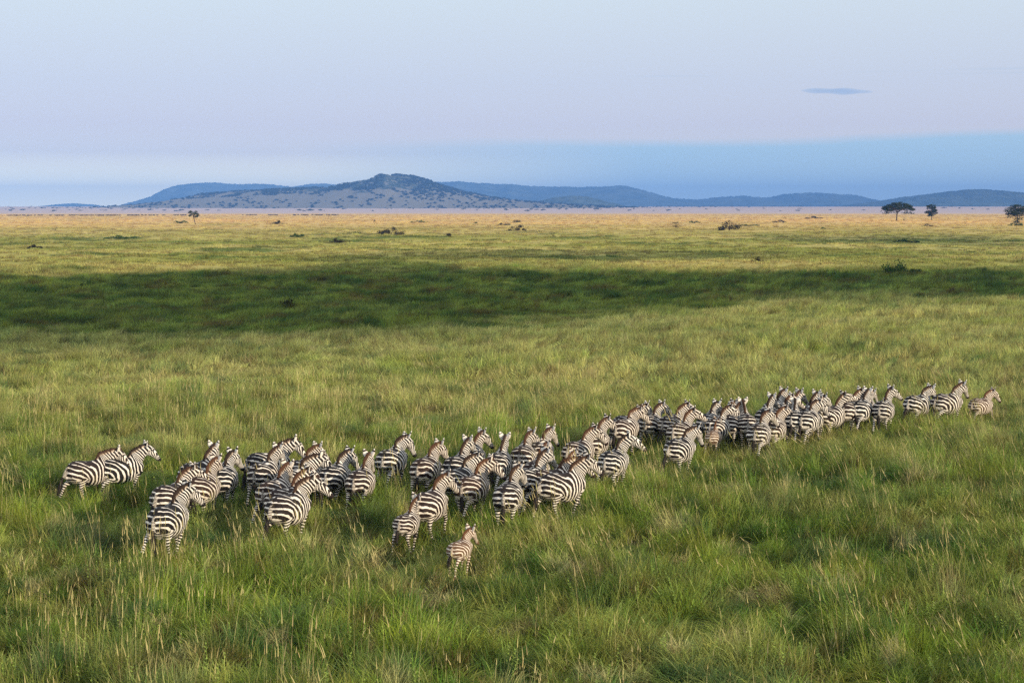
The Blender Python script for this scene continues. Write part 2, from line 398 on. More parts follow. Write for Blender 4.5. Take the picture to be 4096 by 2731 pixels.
# small blue lens of cloud high on the right (far beyond the hills)
lm = bpy.data.materials.new('shaded_cloud'); lm.use_nodes = True; t = lm.node_tree; t.nodes.remove(t.nodes['Principled BSDF'])
va = t.nodes.new('ShaderNodeVolumeAbsorption'); va.inputs['Color'].default_value = (0.40, 0.66, 0.92, 1); va.inputs['Density'].default_value = 0.0016
t.links.new(va.outputs[0], t.nodes['Material Output'].inputs['Volume'])
def lens_cloud():
    D = 21000.0; V = []; F = []; n = 48; m_ = 14
    cx = (3335-2048)/FS*D; cz = (HZ-372)/FS*D+H; hw = 145/FS*D; hh = 11/FS*D; hd = 260
    for i in range(m_+1):
        a = -PI/2+PI*i/m_
        for k in range(n):
            b = 2*PI*k/n
            X = math.cos(a)*math.cos(b); Y = math.cos(a)*math.sin(b); Z = math.sin(a)
            V.append((X*hw, D+Y*hd, cz+Z*hh*(1+0.25*math.sin(X*7))+X*hw*-0.022))
    for i in range(m_):
        for k in range(n): F.append((i*n+k, i*n+(k+1) % n, (i+1)*n+(k+1) % n, (i+1)*n+k))
    V = [(x+cx, y, z) for x, y, z in V]
    o = link('cloud', mesh_np('cloud', V, F), lm); tag(o, 'small thin blue cloud like a lens high in the right half of the sky', 'cloud')
lens_cloud()

# ------------------------------------------------------------------ grass tufts (stuff)
def blades(n, rad, hmin, hmax, w, spread, curl, seed, stems=0, forb=0, segs=3):
    rr = np.random.default_rng(seed); V = []; F = []; C = []; MI = []
    def strip(pts, wd, side, col, mi, tip=True):
        b = len(V); k = len(pts)
        for i, p in enumerate(pts):
            ww = wd*(1-0.75*(i/(k-1))**1.5)*0.5
            if i == k-1 and tip: V.append(tuple(p)); 
            else: V.append(tuple(p-side*ww)); V.append(tuple(p+side*ww))
        for i in range(k-1):
            if i == k-2 and tip: F.append((b+2*i, b+2*i+1, b+2*i+2))
            else: F.append((b+2*i, b+2*i+1, b+2*i+3, b+2*i+2))
            MI.append(mi)
        C.extend([col]*(len(V)-b))
    for _ in range(n):
        a = rr.random()*2*PI; q = rad*math.sqrt(rr.random())
        base = np.array([math.cos(a)*q, math.sin(a)*q, -0.03])
        h = hmin+(hmax-hmin)*rr.random()**1.3
        da = a+rr.normal()*0.9; lean = spread*(0.3+rr.random())*(0.4+q/rad)
        dirv = np.array([math.cos(da), math.sin(da), 0])
        side = np.array([-math.sin(da+rr.normal()*0.8), math.cos(da+rr.normal()*0.8), 0])
        pts = []
        for i in range(segs+1):
            t = i/segs
            pts.append(base+np.array([0, 0, h*(t-curl*0.45*t*t*t)])+dirv*h*(lean*t+curl*0.6*t*t))
        strip(pts, w*(0.7+0.6*rr.random()), side, rr.random(), 0)
    for _ in range(stems):
        a = rr.random()*2*PI; q = rad*math.sqrt(rr.random())
        base = np.array([math.cos(a)*q, math.sin(a)*q, 0]); h = hmax*(0.95+0.30*rr.random())
        da = rr.random()*2*PI; dirv = np.array([math.cos(da), math.sin(da), 0]); side = np.array([-dirv[1], dirv[0], 0])
        le = 0.05+0.28*rr.random(); cc = rr.random()
        pts = [base+np.array([0, 0, h*t])+dirv*h*le*t*t for t in (0, 0.5, 1.0)]
        strip(pts, w*0.55, side, cc, 1, False)
        top = pts[-1]; tan = pts[-1]-pts[-2]; tan /= np.linalg.norm(tan)
        pts2 = [top-tan*0.01, top+tan*0.06, top+tan*0.14+dirv*0.02]
        strip(pts2, w*1.5, side, cc, 1); strip(pts2, w*1.5, np.array([0.5, 0.5, 0.2]), cc, 1)
    for _ in range(forb):
        a = rr.random()*2*PI; q = rad*0.7*math.sqrt(rr.random())
        base = np.array([math.cos(a)*q, math.sin(a)*q, 0]); h = hmax*(0.6+0.3*rr.random()); cc = rr.random()
        strip([base, base+np.array([0.02, 0, h*0.5]), base+np.array([0.03, 0.02, h])], w*0.8, np.array([1, 0, 0]), cc, 2, False)
        for k in range(16):
            z = h*(0.25+0.75*k/16); da = k*2.4+a; ln = 0.06*(1-0.4*k/16)
            dv = np.array([math.cos(da), math.sin(da), 0.35]); p0 = base+np.array([0.02, 0.01, z])
            sd = np.array([-dv[1], dv[0], 0])
            strip([p0, p0+dv*ln*0.5, p0+dv*ln], w*2.2, sd, cc, 2)
    me = bpy.data.meshes.new('tuft'); me.from_pydata(V, [], F)
    me.materials.append(gr); me.materials.append(st); me.materials.append(fb)
    me.polygons.foreach_set('material_index', MI)
    at = me.attributes.new('bcol', 'FLOAT', 'POINT'); at.data.foreach_set('value', C)
    me.update(); return me
def tuft_objs(specs):
    out = []
    for k, s in enumerate(specs):
        o = bpy.data.objects.new('grass_tuft', blades(*s[:7], seed=100+k*7+int(s[0]), **(s[7] if len(s) > 7 else {})))
        out.append(o)
    return out
def stuff_field(name, P, rot, scl, vids, protos, mat0, label, cat):
    me = bpy.data.meshes.new(name); me.vertices.add(len(P)); me.vertices.foreach_set('co', P.astype(np.float32).ravel())
    a = me.attributes.new('rot', 'FLOAT_VECTOR', 'POINT'); a.data.foreach_set('vector', rot.astype(np.float32).ravel())
    a = me.attributes.new('scl', 'FLOAT_VECTOR', 'POINT'); a.data.foreach_set('vector', scl.astype(np.float32).ravel())
    a = me.attributes.new('vid', 'INT', 'POINT'); a.data.foreach_set('value', vids.astype(np.int32))
    o = link(name, me); tag(o, label, cat, kind='stuff')
    ng = bpy.data.node_groups.new(name+'_scatter', 'GeometryNodeTree')
    ng.interface.new_socket('Geometry', in_out='INPUT', socket_type='NodeSocketGeometry')
    ng.interface.new_socket('Geometry', in_out='OUTPUT', socket_type='NodeSocketGeometry')
    n = ng.nodes; l = ng.links
    gi = n.new('NodeGroupInput'); go = n.new('NodeGroupOutput'); iop = n.new('GeometryNodeInstanceOnPoints')
    gti = n.new('GeometryNodeGeometryToInstance')
    for p in protos:
        oi = n.new('GeometryNodeObjectInfo'); oi.inputs['Object'].default_value = p
        l.new(oi.outputs['Geometry'], gti.inputs[0])
    l.new(gi.outputs[0], iop.inputs['Points']); l.new(gti.outputs[0], iop.inputs['Instance'])
    iop.inputs['Pick Instance'].default_value = True
    def na(nm, ty):
        x = n.new('GeometryNodeInputNamedAttribute'); x.data_type = ty; x.inputs['Name'].default_value = nm; return x.outputs[0]
    l.new(na('vid', 'INT'), iop.inputs['Instance Index'])
    l.new(na('rot', 'FLOAT_VECTOR'), iop.inputs['Rotation']); l.new(na('scl', 'FLOAT_VECTOR'), iop.inputs['Scale'])
    l.new(iop.outputs[0], go.inputs[0])
    mod = o.modifiers.new('scatter', 'NODES'); mod.node_group = ng
    return o
def polar_points(r0, r1, dens, amax=0.44):
    # dens: per m2 function of r; uniform rejection
    edges = np.geomspace(r0, r1, 60); out = []
    for a, b in zip(edges[:-1], edges[1:]):
        area = amax*(b*b-a*a); n = rng.poisson(area*dens((a+b)/2))
        r = np.sqrt(a*a+(b*b-a*a)*rng.random(n)); t = (rng.random(n)*2-1)*amax
        out.append(np.stack([r*np.sin(t), r*np.cos(t)], -1))
    return np.concatenate(out)
def tilt_euler(yaw, ax, ang):
    # R = Tilt(axis (cos ax, sin ax, 0), ang) * Rz(yaw), returned as XYZ euler
    x, y = np.cos(ax), np.sin(ax); c, s = np.cos(ang), np.sin(ang); C = 1-c
    T = np.empty((len(yaw), 3, 3))
    T[:, 0, 0] = c+x*x*C; T[:, 0, 1] = x*y*C; T[:, 0, 2] = y*s
    T[:, 1, 0] = x*y*C; T[:, 1, 1] = c+y*y*C; T[:, 1, 2] = -x*s
    T[:, 2, 0] = -y*s; T[:, 2, 1] = x*s; T[:, 2, 2] = c
    Z = np.zeros_like(T); Z[:, 0, 0] = np.cos(yaw); Z[:, 0, 1] = -np.sin(yaw); Z[:, 1, 0] = np.sin(yaw); Z[:, 1, 1] = np.cos(yaw); Z[:, 2, 2] = 1
    M = T@Z
    return np.stack([np.arctan2(M[:, 2, 1], M[:, 2, 2]), -np.arcsin(np.clip(M[:, 2, 0], -1, 1)), np.arctan2(M[:, 1, 0], M[:, 0, 0])], -1)

GRASS = True
if GRASS:
    # wind-laid lean: mostly to the left on the right-hand side, mixed on the left
    def lean_field(P):
        a = fbm(P[:, 0]/9, P[:, 1]/9, 77, 2)
        tx = -0.22-0.42*sstep(0, 12, P[:, 0])+1.5*(a-0.5)
        ty = 1.0*(fbm(P[:, 0]/7, P[:, 1]/7, 88, 2)-0.5)
        ang = np.sqrt(tx*tx+ty*ty); ax = np.arctan2(tx, -ty)   # tilt towards (tx, ty)
        return ax, np.minimum(ang, 0.85)
    near = tuft_objs([(64, .30, .22, .52, .016, .40, .75), (72, .30, .22, .50, .016, .65, .9), (56, .20, .32, .62, .016, .45, .6),
                      (80, .34, .18, .42, .013, .8, 1.0), (60, .3, .28, .55, .013, .3, .5, dict(stems=1)), (46, .24, .3, .66, .011, .2, .35, dict(stems=3)),
                      (60, .32, .24, .5, .013, .35, .6, dict(forb=1)), (70, .22, .30, .58, .016, .60, .8)])
    P = polar_points(14, 72, lambda r: 11.0 if r < 45 else 8.5, 0.58)
    hfield = fbm(P[:, 0]/1.15, P[:, 1]/1.5, 14, 2); P = P[(hfield > .30) | (rng.random(len(P)) < .35)]; hfield = fbm(P[:, 0]/1.15, P[:, 1]/1.5, 14, 2); tall = sstep(0.40, 0.68, hfield); dryf = fbm(P[:, 0]/4, P[:, 1]/4, 19, 2)
    n = len(P); s = 0.82+0.95*tall+0.40*(rng.random(n)-0.5)
    s = s*(1+0.16*sstep(37, 41, P[:, 1]))
    for fx_, fy_ in ((-1.2, 34.4), (-2.6, 37.8)):     # grass pressed down where the foals passed
        s = s*(1-0.42*np.exp(-((P[:, 0]-fx_)**2/2.6+(P[:, 1]-fy_)**2/3.2)))
    sxy = 0.85+0.5*rng.random(n)
    u = rng.random(n)
    vid = np.where(u < 0.24, 0, np.where(u < 0.48, 1, np.where(u < 0.62, 2, np.where(u < 0.76, 3, 7))))
    dr = (dryf > 0.52) & (rng.random(n) < 0.34); vid = np.where(dr, 4, vid)
    dr = (dryf > 0.60) & (rng.random(n) < 0.30); vid = np.where(dr, 5, vid)
    fo = rng.random(n) < 0.003; vid = np.where(fo, 6, vid)
    ax, ang = lean_field(P)
    rot = tilt_euler(rng.random(n)*6.283, ax+rng.normal(0, .5, n), ang*(0.3+1.0*rng.random(n)))
    Z = terrain(P[:, 0], P[:, 1])
    stuff_field('grass', np.column_stack([P, Z]), rot, np.column_stack([sxy, sxy, s]), vid, near, gr, 'green and straw grass standing among the zebras and in front', 'grass')
    mid = tuft_objs([(70, .50, .30, .60, .024, .25, .5), (80, .55, .25, .50, .026, .35, .7), (60, .45, .35, .75, .022, .35, .6),
                     (60, .45, .30, .70, .022, .45, .7)])
    P = polar_points(68, 230, lambda r: 3.0 if r < 110 else 3.0*(110/r)**1.4, 0.50)
    n = len(P); tall = sstep(0.4, 0.7, fbm(P[:, 0]/2.6, P[:, 1]/2.6, 24, 3)); s = 0.55+0.95*tall+0.3*rng.random(n)
    u = rng.random(n); vid = np.where(u < 0.34, 0, np.where(u < 0.7, 1, np.where(u < 0.88, 2, 3)))
    dd_ = np.hypot(P[:, 0], P[:, 1]); vid = np.where((dd_ > 108) & (vid > 1) & (rng.random(n) < 2), vid-2, vid)
    ax, ang = lean_field(P); rot = tilt_euler(rng.random(n)*6.283, ax, ang*0.6*(0.5+rng.random(n)))
    Z = terrain(P[:, 0], P[:, 1]); sxy = 0.9+0.4*rng.random(n)
    stuff_field('grass', np.column_stack([P, Z]), rot, np.column_stack([sxy, sxy, s]), vid, mid, gr, 'pale grass and dark sedge of the middle plain beyond the herd', 'grass')
    far = tuft_objs([(60, 1.1, .30, .65, .075, .25, .4), (60, 1.3, .25, .55, .085, .35, .6), (50, .9, .35, .8, .07, .2, .3)])
    P = polar_points(215, 2600, lambda r: 0.42*(215/r)**1.85 if r < 1000 else 0.42*(215/1000)**1.85*(1000/r)**2.4, 0.40)
    n = len(P); rot = np.zeros((n, 3)); rot[:, 2] = rng.random(n)*6.283; d = np.hypot(P[:, 0], P[:, 1])
    k = 1+0.9*sstep(300, 1500, d); s = (0.55+0.35*rng.random(n))
    Z = terrain(P[:, 0], P[:, 1])
    stuff_field('grass', np.column_stack([P, Z]), rot, np.column_stack([k, k, s*np.sqrt(k)]), rng.integers(0, 3, n), far, gr, 'sunlit yellow and gold grass of the far savanna', 'grass')

# ------------------------------------------------------------------ trees and bushes
bark, g = newmat('acacia_bark', 0.95, 0.05); g.l.new(g.mix(g.noise(g.pos(), 3, 3), (0.05, 0.036, 0.024), (0.11, 0.085, 0.06)), g.bsdf.inputs['Base Color'])
def leafmat(name, a, b):
    m, g = newmat(name, 0.8, 0.1); g.l.new(g.mix(g.attr('bcol'), a, b), g.bsdf.inputs['Base Color']); return m
leaf_ac = leafmat('acacia_leaf', (0.012, 0.022, 0.007), (0.036, 0.050, 0.017))
leaf_bn = leafmat('thorn_bush_leaf', (0.014, 0.015, 0.007), (0.042, 0.036, 0.016))
leaf_gn = leafmat('green_bush_leaf', (0.015, 0.040, 0.009), (0.050, 0.100, 0.022))
class MB:
    def __init__(s): s.V = []; s.F = []; s.C = []
    def tube(s, pts, rad, n=7):
        b = len(s.V); pts = [Vector(p) for p in pts]
        for i, p in enumerate(pts):
            t = (pts[min(i+1, len(pts)-1)]-pts[max(i-1, 0)]).normalized()
            u = t.cross(Vector((0.3, 0.9, 0.1))).normalized(); w = t.cross(u)
            for k in range(n):
                a = 2*PI*k/n; s.V.append(tuple(p+(u*math.cos(a)+w*math.sin(a))*rad[i]))
        for i in range(len(pts)-1):
            for k in range(n):
                a = b+i*n+k; c = b+i*n+(k+1) % n; s.F.append((a, c, c+n, a+n))
        s.F.append(tuple(b+k for k in range(n))[::-1]); s.F.append(tuple(b+(len(pts)-1)*n+k for k in range(n)))
        s.C += [0.5]*(len(s.V)-b)
    def leaf(s, p, size, rr, flat=0.5, col=None):
        u = Vector((rr.gauss(0, 1), rr.gauss(0, 1), rr.gauss(0, flat))).normalized(); w = u.cross(Vector((rr.gauss(0, 1), rr.gauss(0, 1), rr.gauss(0, 1)))).normalized()
        b = len(s.V); p = Vector(p); l = size*(0.6+0.8*rr.random()); m_ = l*0.45
        for q in (p-u*l*0.5, p+w*m_*0.5, p+u*l*0.5, p-w*m_*0.5): s.V.append(tuple(q))
        s.F.append((b, b+1, b+2, b+3)); s.C += [rr.random() if col is None else min(1, max(0, col+rr.gauss(0, .2)))]*4
    def build(s, name, mat, parent=None):
        me = mesh_np(name, s.V, s.F, False); me.materials.append(mat)
        at = me.attributes.new('bcol', 'FLOAT', 'POINT'); at.data.foreach_set('value', s.C)
        o = link(name, me, parent=parent); return o
def clump(mb, c, rx, rz, n, size, rr, flat=0.5):
    col = rr.random()
    for _ in range(n):
        v = Vector((rr.gauss(0, 1), rr.gauss(0, 1), rr.gauss(0, 1))).normalized()*(rr.random()**0.4)
        mb.leaf((c[0]+v.x*rx, c[1]+v.y*rx, c[2]+v.z*rz), size, rr, flat, col)
def base_pt(px, py):          # 2352-wide photo coordinates of the foot
    gx, gy = ground_at(px*1.7415, py*1.7415, 0.0)
    z = float(terrain(gx, gy)); gx, gy = ground_at(px*1.7415, py*1.7415, z) if z < H-1 else (gx, gy)
    return gx, gy, float(terrain(gx, gy))
def pxm(dist, w): return w/3600.0*dist

def umbrella_acacia(px, py, hpx, wpx, seed, label, lean=0.06, hang=0.12, fork=0.42, crown=0.34, nclump=46):
    gx, gy, gz = base_pt(px, py); rr = random.Random(seed)
    h = pxm(gy, hpx); w = pxm(gy, wpx)/2
    root = empty('acacia_tree', (gx, gy, gz)); tag(root, label, 'tree', 'acacia trees on the plain')
    tb = MB(); fx = lean*h; fz = h*fork
    tb.tube([(0, 0, -0.3), (fx*0.25, 0, fz*0.35), (fx*0.35, 0, fz*0.7), (fx, 0, fz)], [h*.040, h*.030, h*.026, h*.024])
    lb = MB(); tips = []
    nl = 9
    for k in range(nl):
        a = 2*PI*k/nl+rr.random()*0.4; q = w*(0.45+0.4*rr.random()); z1 = h*(1-crown*0.72)+rr.random()*h*.08
        tip = (fx+math.cos(a)*q, math.sin(a)*q, z1)
        midp = (fx+math.cos(a)*q*0.45, math.sin(a)*q*0.45, fz+(z1-fz)*(0.55+0.15*rr.random()))
        lb.tube([(fx, 0, fz-0.1), midp, tip], [h*.016, h*.011, h*.005], 5); tips.append(tip)
        for _ in range(2):
            t2 = (tip[0]+rr.uniform(-.2, .2)*w, tip[1]+rr.uniform(-.2, .2)*w, tip[2]+h*.08); lb.tube([midp, t2], [h*.007, h*.003], 4)
    tr = tb.build('trunk', bark, root); lb.build('limb', bark, tr)
    cb = MB()
    for k in range(nclump):
        a = rr.random()*2*PI; q = w*math.sqrt(rr.random())*0.92
        dome = 1-(q/w)**2.2
        z = h*(1-crown)+dome*h*crown*0.80+rr.uniform(-.06, .03)*h
        clump(cb, (fx*1.0+math.cos(a)*q+w*0.02, math.sin(a)*q, z), w*0.17, h*0.060, 150, h*.042, rr, 0.35)
    for k in range(int(nclump*0.5)):      # drooping edge twigs
        a = rr.random()*2*PI; q = w*(0.55+0.42*rr.random())
        clump(cb, (fx+math.cos(a)*q, math.sin(a)*q, h*(1-crown)-rr.random()*h*hang), w*0.07, h*0.05, 26, h*.032, rr, 1.4)
    cb.build('crown', leaf_ac, root)
    return root
umbrella_acacia(2059, 508, 46, 80, 3, 'large flat-topped umbrella acacia, its dark crown wider than all others', lean=0.05, hang=0.13, fork=0.45, crown=0.50, nclump=90)
def plain_tree(px, py, hpx, wpx, seed, label, stem=0.35, leaf=None, name='acacia_tree', group='acacia trees on the plain', bend=0.1, n=26, shape=1.0, low=False):
    gx, gy, gz = base_pt(px, py); rr = random.Random(seed); h = pxm(gy, hpx); w = pxm(gy, wpx)/2
    root = empty(name, (gx, gy, gz)); tag(root, label, 'tree', group)
    tb = MB(); fz = h*stem; fx = -bend*h
    tb.tube([(-fx*0.6, 0, -.2), (0.0, 0, fz*.6), (fx*0.3, 0, fz), (fx*0.3, 0, h*.75)], [h*.032, h*.024, h*.02, h*.008])
    lb = MB()
    for k in range(7):
        a = k*0.9; q = w*0.7; lb.tube([(fx*.3, 0, fz*0.95), (math.cos(a)*q*.5, math.sin(a)*q*.5, fz+(h-fz)*.4), (math.cos(a)*q, math.sin(a)*q, fz+(h-fz)*(.5+.3*rr.random()))], [h*.014, h*.01, h*.004], 4)
    tr = tb.build('trunk', bark, root); lb.build('limb', bark, tr)
    cb = MB()
    for k in range(n):
        a = rr.random()*2*PI; t = rr.random(); q = w*0.85*math.sqrt(rr.random())*(0.55+0.45*math.sin(PI*min(1, 0.15+t*0.75*shape)))
        z = fz*0.9+(h*0.95-fz*0.9)*t
        clump(cb, (math.cos(a)*q, math.sin(a)*q, z), w*0.26, h*0.080, 110, h*.050, rr, 0.8)
    if low:
        for k in range(12):
            a = rr.random()*2*PI; q = w*0.6*rr.random()
            clump(cb, (math.cos(a)*q, math.sin(a)*q, h*rr.uniform(.05, .4)), w*0.2, h*0.09, 55, h*.05, rr, 1)
    cb.build('crown', leaf or leaf_ac, root)
plain_tree(446, 515, 31, 30, 5, 'lone small acacia with a bent thin trunk on the golden plain at left', stem=0.62, bend=0.16, n=20)
plain_tree(2139, 507, 36, 30, 6, 'slender upright acacia just right of the big umbrella acacia', stem=0.22, bend=0.05, n=40)
plain_tree(2337, 514, 44, 70, 7, 'dense dark acacia cut by the right edge of the photo', stem=0.5, bend=0.02, n=52, low=True)
plain_tree(1553, 525, 16, 30, 8, 'low open thorn bush with bare spiky branches right of the centre', stem=0.12, leaf=leaf_bn, name='thorn_bush', group='bushes on the plain', n=14)
plain_tree(859, 514, 10, 10, 9, 'tiny lone sapling on the gold grass left of the centre', stem=0.3, leaf=leaf_bn, name='sapling', group='bushes on the plain', n=8)
plain_tree(1270, 545, 11, 11, 10, 'thin brown sapling below the far centre shrub', stem=0.25, leaf=leaf_bn, name='sapling', group='bushes on the plain', n=7)
plain_tree(127, 533, 10, 18, 12, 'sparse spread thorn sapling at the far left', stem=0.4, leaf=leaf_bn, name='sapling', group='bushes on the plain', n=6)

def bush(px, py, wpx, hpx, seed, label, mat, spiky=False, parts=1):
    hpx = hpx*1.25+1.8; wpx = wpx*1.15
    gx, gy, gz = base_pt(px, py); rr = random.Random(seed); h = pxm(gy, hpx); w = pxm(gy, wpx)/2
    root = empty('bush', (gx, gy, gz)); tag(root, label, 'bush', 'bushes on the plain')
    tb = MB()
    for k in range(9):
        a = rr.random()*2*PI; q = w*0.7*rr.random(); tb.tube([(0, 0, -.1), (math.cos(a)*q, math.sin(a)*q, h*(.5+.35*rr.random()))], [max(.02, h*.02), h*.006], 4)
    tb.build('stem', bark, root)
    cb = MB(); n = max(14, int(16*w/max(h, .1)))
    n = min(n, 60)
    for k in range(n):
        t = rr.uniform(-1, 1); a = rr.random()*2*PI; x = t*w*0.85; y = math.sin(a)*w*0.35*rr.random()
        top = h*math.sqrt(max(0.05, 1-(t*0.92)**2))*(0.75+0.25*math.sin(t*5+seed))
        z = top*(0.25+0.62*rr.random())
        clump(cb, (x, y, z), max(h*0.32, w*0.10), h*0.20, 48, max(h*.13, .22 if gy > 300 else .10), rr, 2.2 if spiky else 0.7)
    cb.build('foliage', mat, root)
BUSH = [
 (415, 516, 34, 5, 'low dark shrub on the gold grass left of the lone acacia', leaf_gn), (637, 515, 26, 8, 'small dome shrub right of the lone acacia', leaf_bn),
 (898, 541, 58, 15, 'large brown thicket at the right end of the dark hedge row', leaf_bn), (820, 541, 95, 7, 'long low dark hedge row left of the brown thicket', leaf_gn),
 (772, 557, 32, 10, 'brown dome shrub below the left end of the hedge row', leaf_bn), (683, 547, 34, 7, 'flat green shrub left of the hedge row', leaf_gn),
 (1188, 535, 36, 13, 'pointed dome shrub near the centre of the plain', leaf_bn), (1188, 513, 17, 6, 'tiny dome shrub farther behind the centre dome shrub', leaf_bn),
 (1090, 513, 26, 4, 'flat far shrub left of the centre', leaf_gn), (964, 513, 42, 5, 'flat wide far shrub beyond the brown thicket', leaf_gn),
 (1676, 535, 44, 21, 'big round brown bush right of the centre plain', leaf_bn), (1030, 542, 9, 6, 'tiny round shrub right of the brown thicket', leaf_bn),
 (2053, 632, 48, 32, 'tall bright green leafy bush on the right near the shadow edge', leaf_gn), (2110, 634, 40, 18, 'smaller blue-green bush beside the tall leafy bush', leaf_gn),
 (1700, 627, 32, 13, 'round dark green bush at the shadow edge right of the centre', leaf_gn), (1743, 617, 36, 11, 'brownish low bush behind the round dark green bush', leaf_bn),
 (80, 571, 34, 6, 'flat brown shrub on the far left meadow', leaf_bn), (282, 552, 84, 6, 'long flat dark shrub strip on the left meadow', leaf_gn),
 (655, 712, 34, 22, 'reddish brown tussock bush standing in the cloud shadow', leaf_bn), (197, 672, 34, 16, 'feathery green bush in the shadow at the left', leaf_gn),
 (2258, 632, 22, 14, 'small green bush near the right edge beyond the shadow', leaf_gn), (1890, 525, 18, 6, 'small dark shrub between the round bush and the umbrella acacia', leaf_gn),
 (2130, 521, 26, 5, 'flat shrub in front of the slender acacia', leaf_bn), (2332, 520, 32, 8, 'low shrub at the foot of the right edge acacia', leaf_gn),
 (1158, 520, 30, 4, 'thin flat shrub left of the centre dome shrub', leaf_bn), (1595, 514, 26, 4, 'flat far shrub right of the small thorn bush', leaf_gn),
 (2074, 507, 14, 3, 'small green shrub at the foot of the umbrella acacia', leaf_gn), (1790, 512, 34, 5, 'low far shrub pair left of the umbrella acacia', leaf_bn),
 (1870, 503, 40, 4, 'thin dark shrub line on the far gold grass', leaf_bn), (2080, 560, 60, 5, 'flat green shrub strip on the right meadow', leaf_gn),
 (1720, 520, 50, 4, 'flat dark shrub behind the big round brown bush', leaf_gn), (80, 652, 16, 12, 'small dark green bush at the far left in shadow', leaf_gn),
]
for i, (x, y, w, h, lb_, mt) in enumerate(BUSH): bush(x, y, w, h, 200+i, lb_, mt, spiky=(i in (12, 13, 19)))

# far small trees standing on the hazy plain: one built, the rest copied part by part
def far_proto(kind):
    rr = random.Random(40+kind); root = empty('far_tree', (0, 0, 0))
    tb = MB(); tb.tube([(0, 0, -.5), (0, 0, 0.5)], [.04, .025], 5); tb.build('trunk', bark, root)
    cb = MB()
    for k in range(14):
        a = rr.random()*6.283
        if kind == 0: q = 0.9*math.sqrt(rr.random()); c = (math.cos(a)*q, math.sin(a)*q, .62+.2*(1-q)); s = (.3, .12)
        elif kind == 1: q = .5*math.sqrt(rr.random()); c = (math.cos(a)*q, math.sin(a)*q, .35+.5*rr.random()); s = (.25, .16)
        else: q = 1.6*math.sqrt(rr.random()); c = (math.cos(a)*q, math.sin(a)*q*.5, .12+.35*rr.random()*(1-q/2)); s = (.4, .16)
        clump(cb, c, s[0], s[1], 22, .2, rr, .6)
    cb.build('crown', leaf_ac, root); return root
protos = [far_proto(k) for k in range(3)]; used = [False]*3
def place_far(px, D, hpx, kind, label):
    x = (px*1.7415-2048)/FS*D; z = float(terrain(x, D)); h = pxm(D, hpx); root = protos[kind]
    if used[kind]:
        r = root.copy(); COL.objects.link(r)
        for ch in root.children:
            c = ch.copy(); COL.objects.link(c); c.parent = r
        root = r
    used[kind] = True
    root.location = (x, D, z); root.scale = (h, h, h); root.rotation_euler = (0, 0, rnd.random()*6.28)
    tag(root, label, 'tree', 'tiny trees on the hazy far plain')
FT = [(28, 4200, 4, 2), (125, 4000, 4, 2), (108, 5200, 3, 1), (180, 5600, 3, 1), (252, 5200, 4, 1), (245, 4400, 4, 2), (285, 4400, 3, 2), (322, 4400, 3, 2), (408, 4100, 6, 2), (478, 4500, 5, 2),
      (505, 4400, 4, 2), (700, 4200, 4, 2), (857, 4300, 4, 2), (900, 5100, 3, 1), (950, 5000, 4, 1), (1095, 4600, 3, 2), (1232, 4800, 5, 2), (1300, 4700, 5, 1), (1340, 5100, 4, 1), (1455, 5000, 4, 1),
      (1620, 5000, 4, 2), (1690, 5100, 3, 2), (1752, 4900, 4, 0), (1835, 4700, 5, 0), (1905, 4600, 4, 2), (2165, 4800, 6, 0), (2230, 4900, 4, 2), (2265, 4300, 5, 0), (2340, 4300, 5, 0), (1790, 4200, 3, 2),
      (1500, 4400, 3, 2), (1560, 4900, 3, 1), (1980, 4500, 4, 2), (2200, 5000, 4, 1), (715, 4400, 9, 2), (738, 4450, 7, 2), (690, 4450, 7, 2)]
KW = ['flat-topped', 'upright', 'low spreading']
def where(x):
    for lim, w in ((150, 'at the far left end of the plain'), (300, 'below the tiny far left hill'), (430, 'left of the bent acacia, below the hill foot'), (660, 'just right of the bent acacia'),
                   (760, 'in the blue grove below the pointed hill'), (1000, 'below the pointed hill summit'), (1250, 'below the right slope of the pointed hill'), (1420, 'below the small round hill'),
                   (1640, 'below the long blue ridge'), (1800, 'below the dip between the blue ridges'), (2040, 'below the last blue ridge'), (2150, 'beside the umbrella acacia'), (9999, 'below the wooded right hill')):
        if x < lim: return w
seen_ = {}; tot_ = {}
for (x, D, h, k) in sorted(FT): tot_[(k, where(x))] = tot_.get((k, where(x)), 0)+1
for (x, D, h, k) in sorted(FT):
    key = (k, where(x)); i_ = seen_.get(key, 0); seen_[key] = i_+1
    suf = '' if tot_[key] == 1 else {2: [', left one', ', right one'], 3: [', leftmost', ', middle one', ', rightmost'], 4: [', leftmost', ', second from left', ', third from left', ', rightmost']}[tot_[key]][i_]
    place_far(x, D, h, k, 'tiny %s tree %s%s' % (KW[k], where(x), suf))

